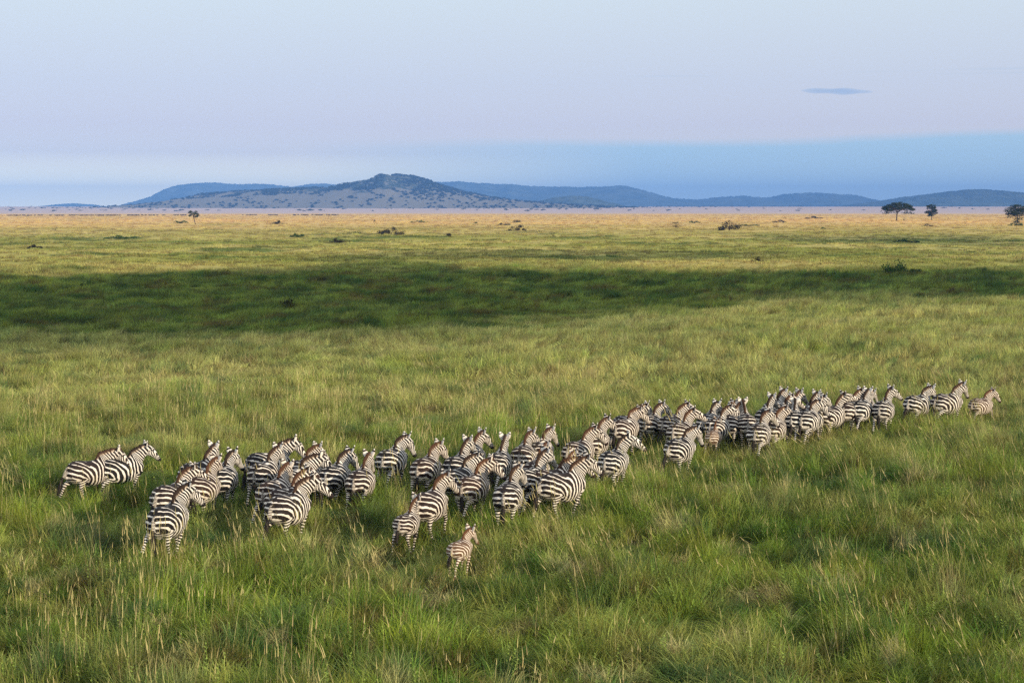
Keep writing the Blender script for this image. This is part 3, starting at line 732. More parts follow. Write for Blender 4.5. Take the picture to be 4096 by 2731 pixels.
# scrub on the hills: uncountable, one object per hill
def scrub_field(info, n, D, depth, dens_low, label, seed, top_bias):
    o, xs, zs, base = info; dg = o.data
    nv = len(dg.vertices); co = np.empty(nv*3, np.float32); dg.vertices.foreach_get('co', co); co = co.reshape(-1, 3)
    nx = len(xs); nr = nv//nx; rr = np.random.default_rng(seed)
    j = rr.integers(0, nx-1, n*4); i = rr.integers(0, nr//2+2, n*4)
    fu = rr.random(n*4); fv = rr.random(n*4)
    G = co.reshape(nr, nx, 3)
    P = (G[i, j]*(1-fu[:, None])+G[i, j+1]*fu[:, None])*(1-fv[:, None])+(G[i+1, j]*(1-fu[:, None])+G[i+1, j+1]*fu[:, None])*fv[:, None]
    keep = rr.random(n*4) < np.clip(dens_low+top_bias*sstep(30, 110, P[:, 2])*fbm(P[:, 0]/90, P[:, 1]/90, 3, 3)*2, 0, 1)
    keep &= (fbm(P[:, 0]/60, P[:, 1]/160, 5, 2) > 0.42)
    P = P[keep][:n]; m_ = len(P)
    V0 = []; mb = MB(); r2 = random.Random(3)
    for k in range(9): 
        a = r2.random()*6.28; q = .55*r2.random(); clump(mb, (math.cos(a)*q, math.sin(a)*q, .45*r2.random()+.2), .4, .3, 8, .5, r2, .8)
    me = mesh_np('hill_shrub', mb.V, mb.F, False); me.materials.append(leaf_ac)
    at = me.attributes.new('bcol', 'FLOAT', 'POINT'); at.data.foreach_set('value', mb.C)
    po = bpy.data.objects.new('hill_shrub', me)
    s = 3.5+5*rr.random(m_)**1.5; rot = np.zeros((m_, 3)); rot[:, 2] = rr.random(m_)*6.28
    stuff_field('hill_scrub', P, rot, np.column_stack([s*1.5, s*1.5, s*0.95]), np.zeros(m_, int), [po], leaf_ac, label, 'scrub')
scrub_field(main_h, 4200, 6600, 1100, 0.10, 'dark scrub dotted over the near pointed hill', 5, 0.9)
def plain_scrub():
    n = 700; P = np.column_stack([rng.uniform(-2200, 2300, n), rng.uniform(4200, 8200, n)])
    P = P[fbm(P[:, 0]/500, P[:, 1]/900, 12, 2) > 0.48]; n = len(P)
    mb = MB(); r2 = random.Random(5)
    for k in range(7): 
        a = r2.random()*6.28; q = .8*r2.random(); clump(mb, (math.cos(a)*q, math.sin(a)*q, .35*r2.random()+.2), .4, .25, 8, .5, r2, .8)
    me = mesh_np('plain_shrub', mb.V, mb.F, False); me.materials.append(leaf_ac)
    at = me.attributes.new('bcol', 'FLOAT', 'POINT'); at.data.foreach_set('value', mb.C)
    po = bpy.data.objects.new('plain_shrub', me); s = 2.2+4*rng.random(n)**2; rot = np.zeros((n, 3)); rot[:, 2] = rng.random(n)*6.28
    stuff_field('plain_scrub', np.column_stack([P, terrain(P[:, 0], P[:, 1])]), rot, np.column_stack([s*1.7, s*1.7, s]), np.zeros(n, int), [po], leaf_ac, 'specks of scrub on the hazy plain below the hills', 'scrub')
plain_scrub()

# far line of grazing animals on the gold plain at left: reads as one dotted mass
def far_herd():
    mb = MB(); r2 = random.Random(9)
    mb.tube([(-.75, 0, 1.0), (-.4, 0, 1.02), (.3, 0, 1.1), (.75, 0, 1.05)], [.18, .30, .33, .16], 6)
    mb.tube([(.7, 0, 1.1), (1.05, 0, .95), (1.25, 0, .62)], [.14, .10, .07], 5)
    for x, y in ((-.6, .15), (-.6, -.15), (.5, .15), (.5, -.15)): mb.tube([(x, y, .9), (x, y, 0)], [.08, .04], 4)
    me = mesh_np('grazer', mb.V, mb.F); m_, g = newmat('grazer_coat', .9, .1); g.bsdf.inputs['Base Color'].default_value = (.045, .035, .032, 1); me.materials.append(m_)
    po = bpy.data.objects.new('grazer', me); n = 300
    px = np.concatenate([rng.uniform(-30, 430, 190), rng.uniform(540, 790, 110)]); D = 1830+np.array(px)*0.25+rng.normal(0, 16, n)
    keep = fbm(px/22, px*0, 4, 2) > 0.36; px = px[keep]; D = D[keep]; n = len(px)
    X = (px*1.7415-2048)/FS*D; rot = np.zeros((n, 3)); rot[:, 2] = rng.choice([0.1, 3.2], n)+rng.normal(0, .3, n)
    stuff_field('distant_grazers', np.column_stack([X, D, terrain(X, D)]), rot, np.full((n, 3), 1.25), np.zeros(n, int), [po], m_, 'far herd of dark grazers strung in a dotted line on the gold plain', 'animals')
far_herd()

# ------------------------------------------------------------------ zebras
# one rest animal is grown (lofts fused by a voxel remesh, then smoothed), its stripe field is laid on the
# vertices, and every individual is posed from it bone by bone
def loft(secs, n=20, axis_up=(0, 0, 1)):
    """secs: (x, y, z, half_width(y), half_height, tilt) ring plane perpendicular to the path in xz, closed ends"""
    V = []; F = []
    P = np.array([s[:3] for s in secs], float)
    for i, s in enumerate(secs):
        t = P[min(i+1, len(P)-1)]-P[max(i-1, 0)]; t = t/np.linalg.norm(t)
        side = np.array([0, 1.0, 0]); up = np.cross(t, side); up /= np.linalg.norm(up)
        if len(s) > 5 and s[5]: side = np.array([0, 1.0, 0])
        for k in range(n):
            a = 2*PI*k/n; V.append(P[i]+side*math.cos(a)*s[3]+up*math.sin(a)*s[4])
    for i in range(len(secs)-1):
        for k in range(n):
            a = i*n+k; b = i*n+(k+1) % n; F.append((a, b, b+n, a+n))
    F.append(tuple(range(n))[::-1]); F.append(tuple((len(secs)-1)*n+k for k in range(n)))
    return V, F
TORSO = [(a_, b_, c_-.030-.03*math.exp(-((a_)/.35)**2), d_*1.06, e_*(1.09+.06*math.exp(-((a_)/.35)**2))) for a_, b_, c_, d_, e_ in [(-.735, 0, 1.02, .05, .09), (-.715, 0, 1.01, .13, .18), (-.66, 0, 1.00, .20, .25), (-.56, 0, .985, .245, .300), (-.42, 0, .975, .270, .325), (-.22, 0, .935, .285, .325),
         (0.0, 0, .910, .300, .335), (.18, 0, .915, .290, .335), (.33, 0, .945, .255, .335), (.46, 0, .965, .215, .305), (.56, 0, .975, .165, .24), (.63, 0, .985, .10, .16), (.665, 0, .99, .04, .07)]]
NECK = [(.22, 0, 1.05, .13, .18), (.36, 0, 1.07, .155, .25), (.49, 0, 1.20, .125, .235), (.60, 0, 1.34, .103, .190), (.69, 0, 1.47, .090, .152), (.765, 0, 1.575, .080, .126), (.81, 0, 1.63, .066, .095)]
HEAD = [(.735, 0, 1.655, .055, .06), (.775, 0, 1.635, .080, .100), (.84, 0, 1.585, .090, .128), (.905, 0, 1.525, .086, .130), (.965, 0, 1.465, .066, .108), (1.025, 0, 1.405, .050, .080), (1.085, 0, 1.345, .047, .064),
        (1.125, 0, 1.305, .053, .062), (1.155, 0, 1.275, .045, .050), (1.172, 0, 1.258, .022, .026)]
def leg_lofts(s):
    out = []
    out.append([(.40, s*.10, 1.08, .09, .15), (.43, s*.135, .98, .11, .165), (.42, s*.15, .86, .095, .13), (.40, s*.15, .74, .072, .092), (.405, s*.145, .60, .056, .066), (.415, s*.14, .48, .048, .050),
                (.42, s*.138, .42, .047, .048), (.41, s*.136, .36, .034, .036), (.405, s*.135, .20, .029, .031), (.41, s*.135, .13, .036, .040), (.43, s*.135, .085, .031, .033), (.45, s*.135, .045, .044, .050), (.458, s*.135, 0.0, .048, .058)])
    out.append([(-.46, s*.08, 1.14, .11, .17), (-.47, s*.135, 1.03, .135, .225), (-.46, s*.155, .92, .125, .225), (-.43, s*.165, .80, .105, .185), (-.44, s*.165, .70, .082, .135), (-.49, s*.16, .60, .060, .088), (-.545, s*.155, .52, .047, .062),
                (-.57, s*.15, .46, .044, .056), (-.565, s*.147, .38, .034, .040), (-.555, s*.145, .22, .031, .034), (-.55, s*.145, .14, .038, .043), (-.53, s*.145, .09, .032, .034), (-.508, s*.145, .045, .044, .050), (-.50, s*.145, 0.0, .047, .057)])
    return out
TAIL = [(-.68, 0, 1.15, .035, .04), (-.735, 0, 1.12, .030, .032), (-.775, 0, 1.05, .026, .026), (-.795, 0, .95, .023, .023), (-.805, 0, .84, .020, .020), (-.81, 0, .74, .016, .016), (-.812, 0, .70, .01, .01)]

def rest_body():
    V = []; F = []
    def add(secs, n=20):
        v, f = loft(secs, n); b = len(V); V.extend(v); F.extend([tuple(i+b for i in q) for q in f])
    add(TORSO, 28); add(NECK, 22); add(HEAD, 20); add(TAIL, 10)
    for s in (1, -1):
        for l in leg_lofts(s): add(l, 16)
        add([(-.70, s*.07, 1.02, .06, .08), (-.66, s*.12, .95, .10, .12), (-.60, s*.14, .84, .09, .11), (-.54, s*.15, .74, .06, .08)], 14)      # buttock
        add([(.80, s*.045, 1.50, .03, .05), (.86, s*.058, 1.475, .032, .065), (.93, s*.05, 1.44, .028, .05)], 12)                             # jowl
        add([(1.125, s*.030, 1.325, .012, .014), (1.15, s*.036, 1.30, .018, .018), (1.165, s*.03, 1.275, .010, .012)], 8)                      # nostril
    me = mesh_np('zebra_rest', V, F)
    o = bpy.data.objects.new('zebra_rest', me); COL.objects.link(o)
    rm = o.modifiers.new('r', 'REMESH'); rm.mode = 'VOXEL'; rm.voxel_size = 0.0165
    dg = bpy.context.evaluated_depsgraph_get(); ev = o.evaluated_get(dg)
    m2_ = bpy.data.meshes.new_from_object(ev); bpy.data.objects.remove(o)
    nv = len(m2_.vertices); co = np.empty(nv*3); m2_.vertices.foreach_get('co', co); co = co.reshape(-1, 3)
    ne = len(m2_.edges); ed = np.empty(ne*2, int); m2_.edges.foreach_get('vertices', ed); ed = ed.reshape(-1, 2)
    deg = np.bincount(ed.ravel(), minlength=nv)[:, None]
    for it in range(6):
        s = np.zeros_like(co); np.add.at(s, ed[:, 0], co[ed[:, 1]]); np.add.at(s, ed[:, 1], co[ed[:, 0]])
        av = s/np.maximum(deg, 1); f = 0.5 if it % 2 == 0 else -0.42
        co = co+(av-co)*f
    co[:, 2] = np.maximum(co[:, 2], 0)
    faces = [tuple(p.vertices) for p in m2_.polygons]
    return co, faces

def body_fields(P):
    """stripe phase (cycles) and force (-1 white .. +1 black) of rest points"""
    x, y, z = P[:, 0], P[:, 1], P[:, 2]
    # trunk and haunch: nested arcs about a point behind the thigh
    xq = np.minimum(x, .30)
    dx = (xq+.74)/.62; dz = np.maximum(z-.64, 0)/.56*(1-sstep(-.25, .30, x))
    q = np.sqrt(dx*dx+dz*dz)
    ph = np.where(q < 1.0, 4.3*q, 4.3+5.9*(q-1.0))
    # shoulder fan to the neck
    lam = .092; px_, pz_ = .30, 1.46; a53 = R(53)
    rx = x-px_; rz = z-pz_
    th = np.arctan2(rx, -rz)
    q30 = (.30+.74)/.62; ph30 = 4.3+5.9*(q30-1)
    fan = np.clip(th, 0, a53)*.42/lam
    beyond = np.maximum(rx*math.sin(PI/2-a53)+rz*math.cos(PI/2-a53), 0)/(lam*1.0)
    side = (x > .30)
    ph = np.where(side, ph30+np.where(th < a53, fan, a53*.42/lam+beyond), ph)
    # head: finer bands
    hd = sstep(.0, .05, (x-.80)*.74-(z-1.56)*.67)*((z > 1.15) & (x > .78))
    s_h = (x-.80)*.72-(z-1.60)*.70; w_h = (x-.80)*.62+(z-1.60)*.78
    ph_h = 40+ (w_h*0.75+s_h*.65+np.abs(y)*1.4)/.038
    # legs: horizontal bands
    lamL = .070
    phl = (.70-z)/lamL
    wl_h = sstep(.80, .68, z+.30*np.maximum(x+.44, 0))*sstep(-.22, -.30, x)
    wl_f = sstep(.84, .70, z)*sstep(.20, .30, x)
    off_h = 2.1; off_f = 9.4
    ph = ph*(1-wl_h)+(phl+off_h)*wl_h
    ph = ph*(1-wl_f)+(phl+off_f)*wl_f
    ph = np.where(hd > .5, ph_h, ph)
    # tail bands
    tail = (x < -.745) & (z < 1.12) & (np.abs(y) < .040)
    ph = np.where(tail, z/.036, ph)
    fo = np.zeros_like(x)
    fo += -1.1*sstep(.70, .60, z)*sstep(.13, .02, np.abs(y))*sstep(-.35, -.1, x)*sstep(.5, .3, x)       # belly
    fo += -1.2*sstep(.105, .05, np.abs(y))*sstep(.98, .84, z)*((x < .25) & (x > -.72))*sstep(.72, .60, np.where(x > -.3, z+1, z))  # inner thigh
    fo += -.6*sstep(.07, .03, np.abs(y))*(x < -.69)*(x > -.742)*sstep(1.06, .98, z)*sstep(.60, .72, z)   # cleft below the tail
    fo += 2.2*sstep(.030, .015, np.abs(y))*(z > 1.18)*(x < .28)*(x > -.70)                              # dorsal line
    mz = (x-.80)*.72-(z-1.60)*.70
    fo += 2.5*sstep(.40, .455, mz)*((z > 1.15) & (x > .8))                                                                 # muzzle
    fo += 2.0*sstep(.07, .045, z)                                                                   # hooves
    fo += 0.38*sstep(.95, 1.2, z)*(x < .1)
    fo += -.25*sstep(.84, .66, z)*(x < .3)
    fo += -0.15*(hd > .5)
    return ph, fo

# bones: name, parent, head, tail, radius
BN = [('body', -1, (-.62, 0, 1.0), (.25, 0, .95), .30),
      ('chest', 0, (.25, 0, .98), (.42, 0, 1.0), .27),
      ('neck1', 1, (.40, 0, 1.08), (.54, 0, 1.27), .19), ('neck2', 2, (.54, 0, 1.27), (.68, 0, 1.47), .14), ('neck3', 3, (.68, 0, 1.47), (.77, 0, 1.60), .11),
      ('head', 4, (.80, 0, 1.63), (1.16, 0, 1.27), .09),
      ('tail1', 0, (-.70, 0, 1.12), (-.79, 0, .97), .030), ('tail2', 6, (-.79, 0, .97), (-.81, 0, .72), .022), ('tail3', 7, (-.81, 0, .72), (-.81, 0, .30), .02)]
for s, sn in ((1, 'L'), (-1, 'R')):
    b = len(BN)
    BN += [('fu'+sn, 1, (.42, s*.13, .98), (.41, s*.15, .74), .10), ('ff'+sn, b, (.41, s*.15, .74), (.42, s*.138, .42), .06), ('fc'+sn, b+1, (.42, s*.138, .42), (.41, s*.135, .12), .035), ('fh'+sn, b+2, (.41, s*.135, .12), (.455, s*.135, .0), .04),
           ('hu'+sn, 0, (-.46, s*.13, .98), (-.42, s*.165, .74), .15), ('ht'+sn, b+4, (-.42, s*.165, .74), (-.565, s*.15, .48), .075), ('hc'+sn, b+5, (-.565, s*.15, .48), (-.55, s*.145, .13), .036), ('hh'+sn, b+6, (-.55, s*.145, .13), (-.50, s*.145, 0), .04)]
BI = {b[0]: i for i, b in enumerate(BN)}
def bone_weights(P):
    W = np.zeros((len(P), len(BN)))
    for i, (nm, pa, h, t, r) in enumerate(BN):
        h = np.array(h); t = np.array(t); d = t-h; L2 = d@d
        u = np.clip(((P-h)@d)/L2, 0, 1); dist = np.linalg.norm(P-(h+u[:, None]*d), axis=1)/r
        w = 1/(dist**5+.02)
        if nm[-1] == 'L': w *= sstep(-.01, .04, P[:, 1])
        if nm[-1] == 'R': w *= sstep(.01, -.04, P[:, 1])
        if nm[:4] == 'tail': w *= (P[:, 0] < -.70)*(np.abs(P[:, 1]) < .045)*6*sstep(-.72, -.745, P[:, 0])
        elif nm[0] == 'f' and len(nm) == 3: w *= (P[:, 0] > .1)*sstep(1.02, .86, P[:, 2])
        elif nm[0] == 'h' and len(nm) == 3 : w *= (P[:, 0] < 0)*sstep(1.08, .86, P[:, 2])*sstep(-.722, -.70, -np.abs(P[:, 0]) if False else np.where(P[:, 0] < -.742, -1., 0.))
        elif nm[:4] == 'neck' or nm == 'head': w *= sstep(.30, .45, P[:, 0])*sstep(1.0, 1.12, P[:, 2])
        if nm in ('body', 'chest'): w *= sstep(.42, .60, P[:, 2])
        W[:, i] = w
    tl = (P[:, 0] < -.742) & (P[:, 2] < 1.10) & (np.abs(P[:, 1]) < .045)
    W[tl, 0] *= .02
    return W/np.maximum(W.sum(1, keepdims=True), 1e-9)

def parts_rest():
    """ears (in the body mesh), mane, tail hair, eyes in rest pose"""
    rr = np.random.default_rng(5)
    # ears: hollow leaves, opening outwards/forwards
    EV = []; EF = []; EFO = []
    for s in (1, -1):
        b0 = np.array([.775, s*.058, 1.665]); ax = np.array([-.10, s*.36, 1.0]); ax /= np.linalg.norm(ax)
        fwd = np.array([.80, s*.45, 0.0]); fwd -= ax*(fwd@ax); fwd /= np.linalg.norm(fwd); sd = np.cross(ax, fwd)
        n = 10; m_ = 8; base = len(EV); Ln = .20
        for i in range(m_+1):
            t = i/m_; w = .064*math.sin(PI*min(1, .20+.80*t)**1.0)**.7 if t < .98 else .004
            w = max(w, .004)
            for k in range(n):
                a = 2*PI*k/n; ca, sa = math.cos(a), math.sin(a)
                dpt = (.020 if sa < 0 else -.004)*abs(sa)*(1-.3*t)      # back bulges, front is a hollow
                p = b0-ax*.03+ax*(Ln+.03)*t+sd*ca*w - fwd*dpt*(1 if sa < 0 else 1)
                EV.append(p); EFO.append(2.2 if .66 < t < .87 else -2.2)
        for i in range(m_):
            for k in range(n):
                a = base+i*n+k; b = base+i*n+(k+1) % n; EF.append((a, b, b+n, a+n))
        EF.append(tuple(base+m_*n+k for k in range(n)))
    # mane: upright crest from forelock to withers, ragged, with a little width
    crest = []; low = []
    path = [(.80, 1.60, .105), (.76, 1.575, .120)]+[(q[0], q[2], q[4]) for q in NECK[-2:0:-1]]
    path = [(q[0], q[2], q[4]) for q in NECK[::-1]][:-1]
    for i, (x_, z_, hh) in enumerate(path):
        p0 = path[max(i-1, 0)]; p1 = path[min(i+1, len(path)-1)]; tx, tz = p0[0]-p1[0], p0[1]-p1[1]; l_ = math.hypot(tx, tz); tx /= l_; tz /= l_
        up_ = (-tz, tx); mh = [.075, .105, .118, .118, .095, .03][min(i, 5)]
        crest.append((x_+up_[0]*(hh+mh), z_+up_[1]*(hh+mh))); low.append((x_+up_[0]*(hh-.025), z_+up_[1]*(hh-.025)))
    crest = [(.850, 1.735), (.800, 1.790)]+crest[1:]; low = [(.845, 1.660), (.785, 1.680)]+low[1:]
    ns = 78; tt = np.linspace(0, 1, ns); t0 = np.linspace(0, 1, len(crest))
    cr_ = np.array(crest); lo = np.array(low)
    top = np.stack([np.interp(tt, t0, cr_[:, 0]), np.interp(tt, t0, cr_[:, 1])], -1); bot = np.stack([np.interp(tt, t0, lo[:, 0]), np.interp(tt, t0, lo[:, 1])], -1)
    MV = []; MF = []; MT = []
    prof = [(0.0, .030), (.35, .034), (.7, .028), (1.0, .012), (.7, -.028), (.35, -.034), (0.0, -.030)]
    for i in range(ns):
        jj = .80+.30*rr.random(); jx = rr.normal()*.006
        for f, w in prof:
            p = bot[i]+(top[i]-bot[i])*f*jj
            MV.append((p[0]+jx*f, w*(.8+.4*rr.random()), p[1])); MT.append(f)
    k = len(prof)
    for i in range(ns-1):
        for j in range(k-1): a = i*k+j; MF.append((a, a+1, a+1+k, a+k))
    MF.append(tuple(range(k))); MF.append(tuple((ns-1)*k+j for j in range(k))[::-1])
    # tail hair: core bundle and strands
    TV = []; TF = []
    v, f = loft([(-.81, 0, .82, .020, .020), (-.812, 0, .72, .036, .036), (-.815, 0, .60, .046, .048), (-.815, 0, .46, .042, .046), (-.812, 0, .34, .028, .030), (-.81, 0, .24, .008, .008)], 10)
    TV += [tuple(q) for q in v]; TF += f
    for _ in range(60):
        a = rr.random()*2*PI; q = .03*rr.random(); x0 = -.812+math.cos(a)*q; y0 = math.sin(a)*q; l = .35+.28*rr.random(); b = len(TV)
        sp_ = .02+.07*rr.random()
        for t in (0, .5, 1.0):
            w = .008*(1-t*.8); cx = x0+math.cos(a)*sp_*t; cy = y0+math.sin(a)*sp_*t; zz = .80-l*t
            TV += [(cx-math.sin(a)*w, cy+math.cos(a)*w, zz), (cx+math.sin(a)*w, cy-math.cos(a)*w, zz)]
        TF += [(b, b+1, b+3, b+2), (b+2, b+3, b+5, b+4)]
    # eyes
    ey = []
    for s in (1, -1):
        V = []; F = []; c = np.array([.895, s*.083, 1.572]); n = 10; m_ = 6
        for i in range(m_+1):
            a = -PI/2+PI*i/m_
            for k_ in range(n):
                b = 2*PI*k_/n; V.append(c+.021*np.array([math.cos(a)*math.cos(b)*1.15, math.sin(a)*.7, math.cos(a)*math.sin(b)]))
        for i in range(m_):
            for k_ in range(n): F.append((i*n+k_, i*n+(k_+1) % n, (i+1)*n+(k_+1) % n, (i+1)*n+k_))
        ey.append((np.array(V), F))
    return (np.array(EV), EF, np.array(EFO)), (np.array(MV), MF, np.array(MT)), (np.array(TV), TF), ey

zm, g = newmat('zebra_coat', 0.75, 0.2)
oi = g.n.new('ShaderNodeObjectInfo').outputs['Random']
tcn = g.n.new('ShaderNodeTexCoord').outputs['Object']
offs = g.n.new('ShaderNodeVectorMath'); offs.operation = 'ADD'; g.l.new(tcn, offs.inputs[0])
cx = g.n.new('ShaderNodeCombineXYZ'); g.l.new(g.m('MULTIPLY', oi, 40.0), cx.inputs[0]); g.l.new(g.m('MULTIPLY', oi, 17.0), cx.inputs[1]); g.l.new(cx.outputs[0], offs.inputs[1])
wn = g.noise(offs.outputs[0], 3.2, 2); wn2 = g.noise(offs.outputs[0], 9.0, 2); dn = g.noise(offs.outputs[0], 5.0, 4)
ph = g.attr('phase'); fo = g.attr('force')
a = g.m('ADD', ph, g.m('ADD', g.m('MULTIPLY_ADD', wn, 0.85, -0.42), g.m('MULTIPLY_ADD', wn2, 0.22, -0.11)))
sn = g.m('SINE', g.m('MULTIPLY', a, 2*PI))
msk = g.m('ADD', g.m('ADD', sn, g.m('MULTIPLY_ADD', wn2, 0.9, -0.45)), g.m('ADD', fo, 0.42))
msk = g.m('MULTIPLY_ADD', msk, 6.0, 0.5, clamp=True)
brown = g.attr("brown", "OBJECT")
white = g.mix(g.m('MULTIPLY', g.step(dn, .45, .75), .5), (0.70, 0.66, 0.59), (0.54, 0.47, 0.37))
white = g.mix(g.m('MULTIPLY', brown, .35), white, (0.55, 0.40, 0.25))
black = g.mix(g.m('MULTIPLY', brown, 0.6), (0.010, 0.009, 0.009), (0.060, 0.028, 0.016))
black = g.mix(g.step(brown, 0.86, 1.0), black, (0.120, 0.070, 0.040))
g.l.new(g.mix(msk, white, black), g.bsdf.inputs['Base Color'])
bp = g.n.new('ShaderNodeBump'); bp.inputs['Strength'].default_value = 0.25; bp.inputs['Distance'].default_value = 0.01
g.l.new(g.noise(tcn, 60, 2), bp.inputs['Height']); g.l.new(bp.outputs[0], g.bsdf.inputs['Normal'])
mm_, g = newmat('mane_hair', 0.8, 0.15)
ph = g.attr('phase'); tt_ = g.attr('along'); sn = g.m('MULTIPLY_ADD', g.m('SINE', g.m('MULTIPLY', ph, 2*PI)), 3.0, 0.4, clamp=True)
brown = g.attr("brown", "OBJECT")
basec = g.mix(sn, (0.58, 0.48, 0.38), (0.03, 0.02, 0.014)); tip = g.mix(brown, (0.022, 0.014, 0.010), (0.095, 0.042, 0.020))
g.l.new(g.mix(g.step(tt_, 0.15, 0.60), basec, tip), g.bsdf.inputs['Base Color'])
tm_, g = newmat('tail_hair', 0.7, 0.2); g.bsdf.inputs['Base Color'].default_value = (0.018, 0.013, 0.010, 1)
em_, g = newmat('eye', 0.15, 0.5); g.bsdf.inputs['Base Color'].default_value = (0.008, 0.006, 0.005, 1)

def shorten(P):
    # shorter, upright neck and a slightly larger head
    P = P.copy(); ax = np.array([.62, 0, .78]); al = (P-np.array([.36, 0, 1.07]))@ax
    front = sstep(.30, .42, P[:, 0])*sstep(.95, 1.10, P[:, 2])
    w = sstep(.02, .55, al)*front
    c = np.array([.79, 0, 1.60]); hw = sstep(.50, .60, al)*(P[:, 0] > .70)*(P[:, 2] > 1.15)
    w = np.maximum(w, (P[:, 0] > .72)*(P[:, 2] > 1.15)*1.0)
    P = P+(P-c)*.09*hw[:, None]
    return P-ax*(.105*w)[:, None]
def foalify(P):
    P = P.copy(); z = P[:, 2].copy()
    P[:, 2] = np.where(z < .62, z*(.74/.62), np.where(z < 1.28, .74+(z-.62)*(.54/.66), z))
    P[:, 0] = np.where(np.abs(P[:, 0]) < .7, P[:, 0]*.90, P[:, 0]-np.sign(P[:, 0])*.07)
    P[:, 1] *= np.where(z > .6, .90, 1.0)
    hx = (P[:, 0] > .72) & (z > 1.2)
    # shorter muzzle
    c = np.array([.74, 0, 1.60]); m_ = hx[:, None]
    P = np.where(m_, c+(P-c)*np.array([.86, 1.05, .86]), P)
    return P
class Rig: pass
def make_rig(foal):
    r = Rig(); co, faces = REST
    ph, fo = body_fields(co); W = bone_weights(co)
    (EV, EF, EFO), (MV, MF, MT), (TV, TF), EY = PARTS
    Wh = np.zeros((len(EV), len(BN))); Wh[:, BI['head']] = 1
    nb = len(co)
    r.bV = np.concatenate([co, EV]); r.bF = faces+[tuple(i+nb for i in f) for f in EF]
    r.bW = np.concatenate([W, Wh]); r.ph = np.concatenate([ph, np.full(len(EV), .25)]); r.fo = np.concatenate([fo, EFO])
    r.mV = MV; r.mF = MF; r.mT = MT; cw = bone_weights(np.column_stack([MV[:, 0], 0*MV[:, 1], MV[:, 2]-.05*(MV[:, 0] < .7)]))
    r.mW = cw; r.mph = body_fields(np.column_stack([np.minimum(MV[:, 0], .78), 0*MV[:, 0]+.05, np.minimum(MV[:, 2], 1.60)]))[0]
    r.tV = np.array(TV, float); r.tF = TF; tw = np.zeros((len(TV), len(BN)))
    u = sstep(.80, .62, r.tV[:, 2]); tw[:, BI['tail2']] = 1-u; tw[:, BI['tail3']] = u; r.tW = tw
    r.mV = r.mV.copy(); r.eyes = [(e[0].copy(), e[1]) for e in EY]; r.bn = np.array([b[2] for b in BN], float)
    r.bV = shorten(r.bV); r.mV = shorten(r.mV); r.bn = shorten(r.bn); r.eyes = [(shorten(e[0]), e[1]) for e in r.eyes]
    for A_ in [r.bV, r.mV, r.tV]+[e[0] for e in r.eyes]: A_[:, 0] *= 1.06; A_[:, 1] *= 1.06
    r.bn[:, 0] *= 1.06; r.bn[:, 1] *= 1.06
    if foal:
        r.bV = foalify(r.bV); r.mV = foalify(r.mV); r.tV = foalify(r.tV); r.bn = foalify(r.bn); r.eyes = [(foalify(v), f) for v, f in EY]
        ear = np.arange(len(r.bV)) >= nb; c = foalify(np.array([[.78, 0, 1.66]]))[0]
        r.bV[ear] = c+(r.bV[ear]-c)*1.22
        r.ph = r.ph*1.0; t = (r.tV[:, 2] < .9); r.tV[t, 2] = .9+(r.tV[t, 2]-.9)*.72
    return r
REST = rest_body(); PARTS = parts_rest(); RIG = [make_rig(False), make_rig(True)]

def rotm(yaw, pitch, roll=0):
    return np.array(Euler((R(roll), R(pitch), R(yaw)), 'XYZ').to_matrix())
def pose_mats(rig, pose):
    M = []
    for i, b in enumerate(BN):
        T = np.eye(4); yaw, pitch, roll = pose.get(b[0], (0, 0, 0))
        Rm = rotm(yaw, pitch, roll); h = rig.bn[i]; T[:3, :3] = Rm; T[:3, 3] = h-Rm@h
        M.append(T if b[1] < 0 else M[b[1]]@T)
    return np.array(M)
def skin(V, W, M):
    Vh = np.column_stack([V, np.ones(len(V))]); out = np.zeros((len(V), 3))
    for i in range(len(BN)):
        w = W[:, i]; k = w > 1e-4
        if k.any(): out[k] += w[k, None]*(Vh[k]@M[i].T)[:, :3]
    return out
GAIT = {  # per leg: upper, middle, cannon, hoof (degrees, + = backwards)
 'f': [(-20, -6, 0, 0), (14, 6, 4, 10), (-22, -22, 62, 30), (-4, 0, 0, 0), (-12, -14, 40, 20), (20, 6, 6, 20)],
 'h': [(16, 14, 6, 0), (-20, 4, -6, 0), (-30, 34, -34, 30), (0, 2, 0, 0), (24, 20, 8, 20), (-12, 22, -22, 20)]}
COMBO = [(0, 1, 0, 1), (2, 1, 0, 2), (1, 0, 2, 0), (3, 5, 1, 4), (4, 1, 5, 0), (0, 5, 4, 1), (1, 4, 3, 1), (5, 0, 1, 4)]   # fL fR hL hR
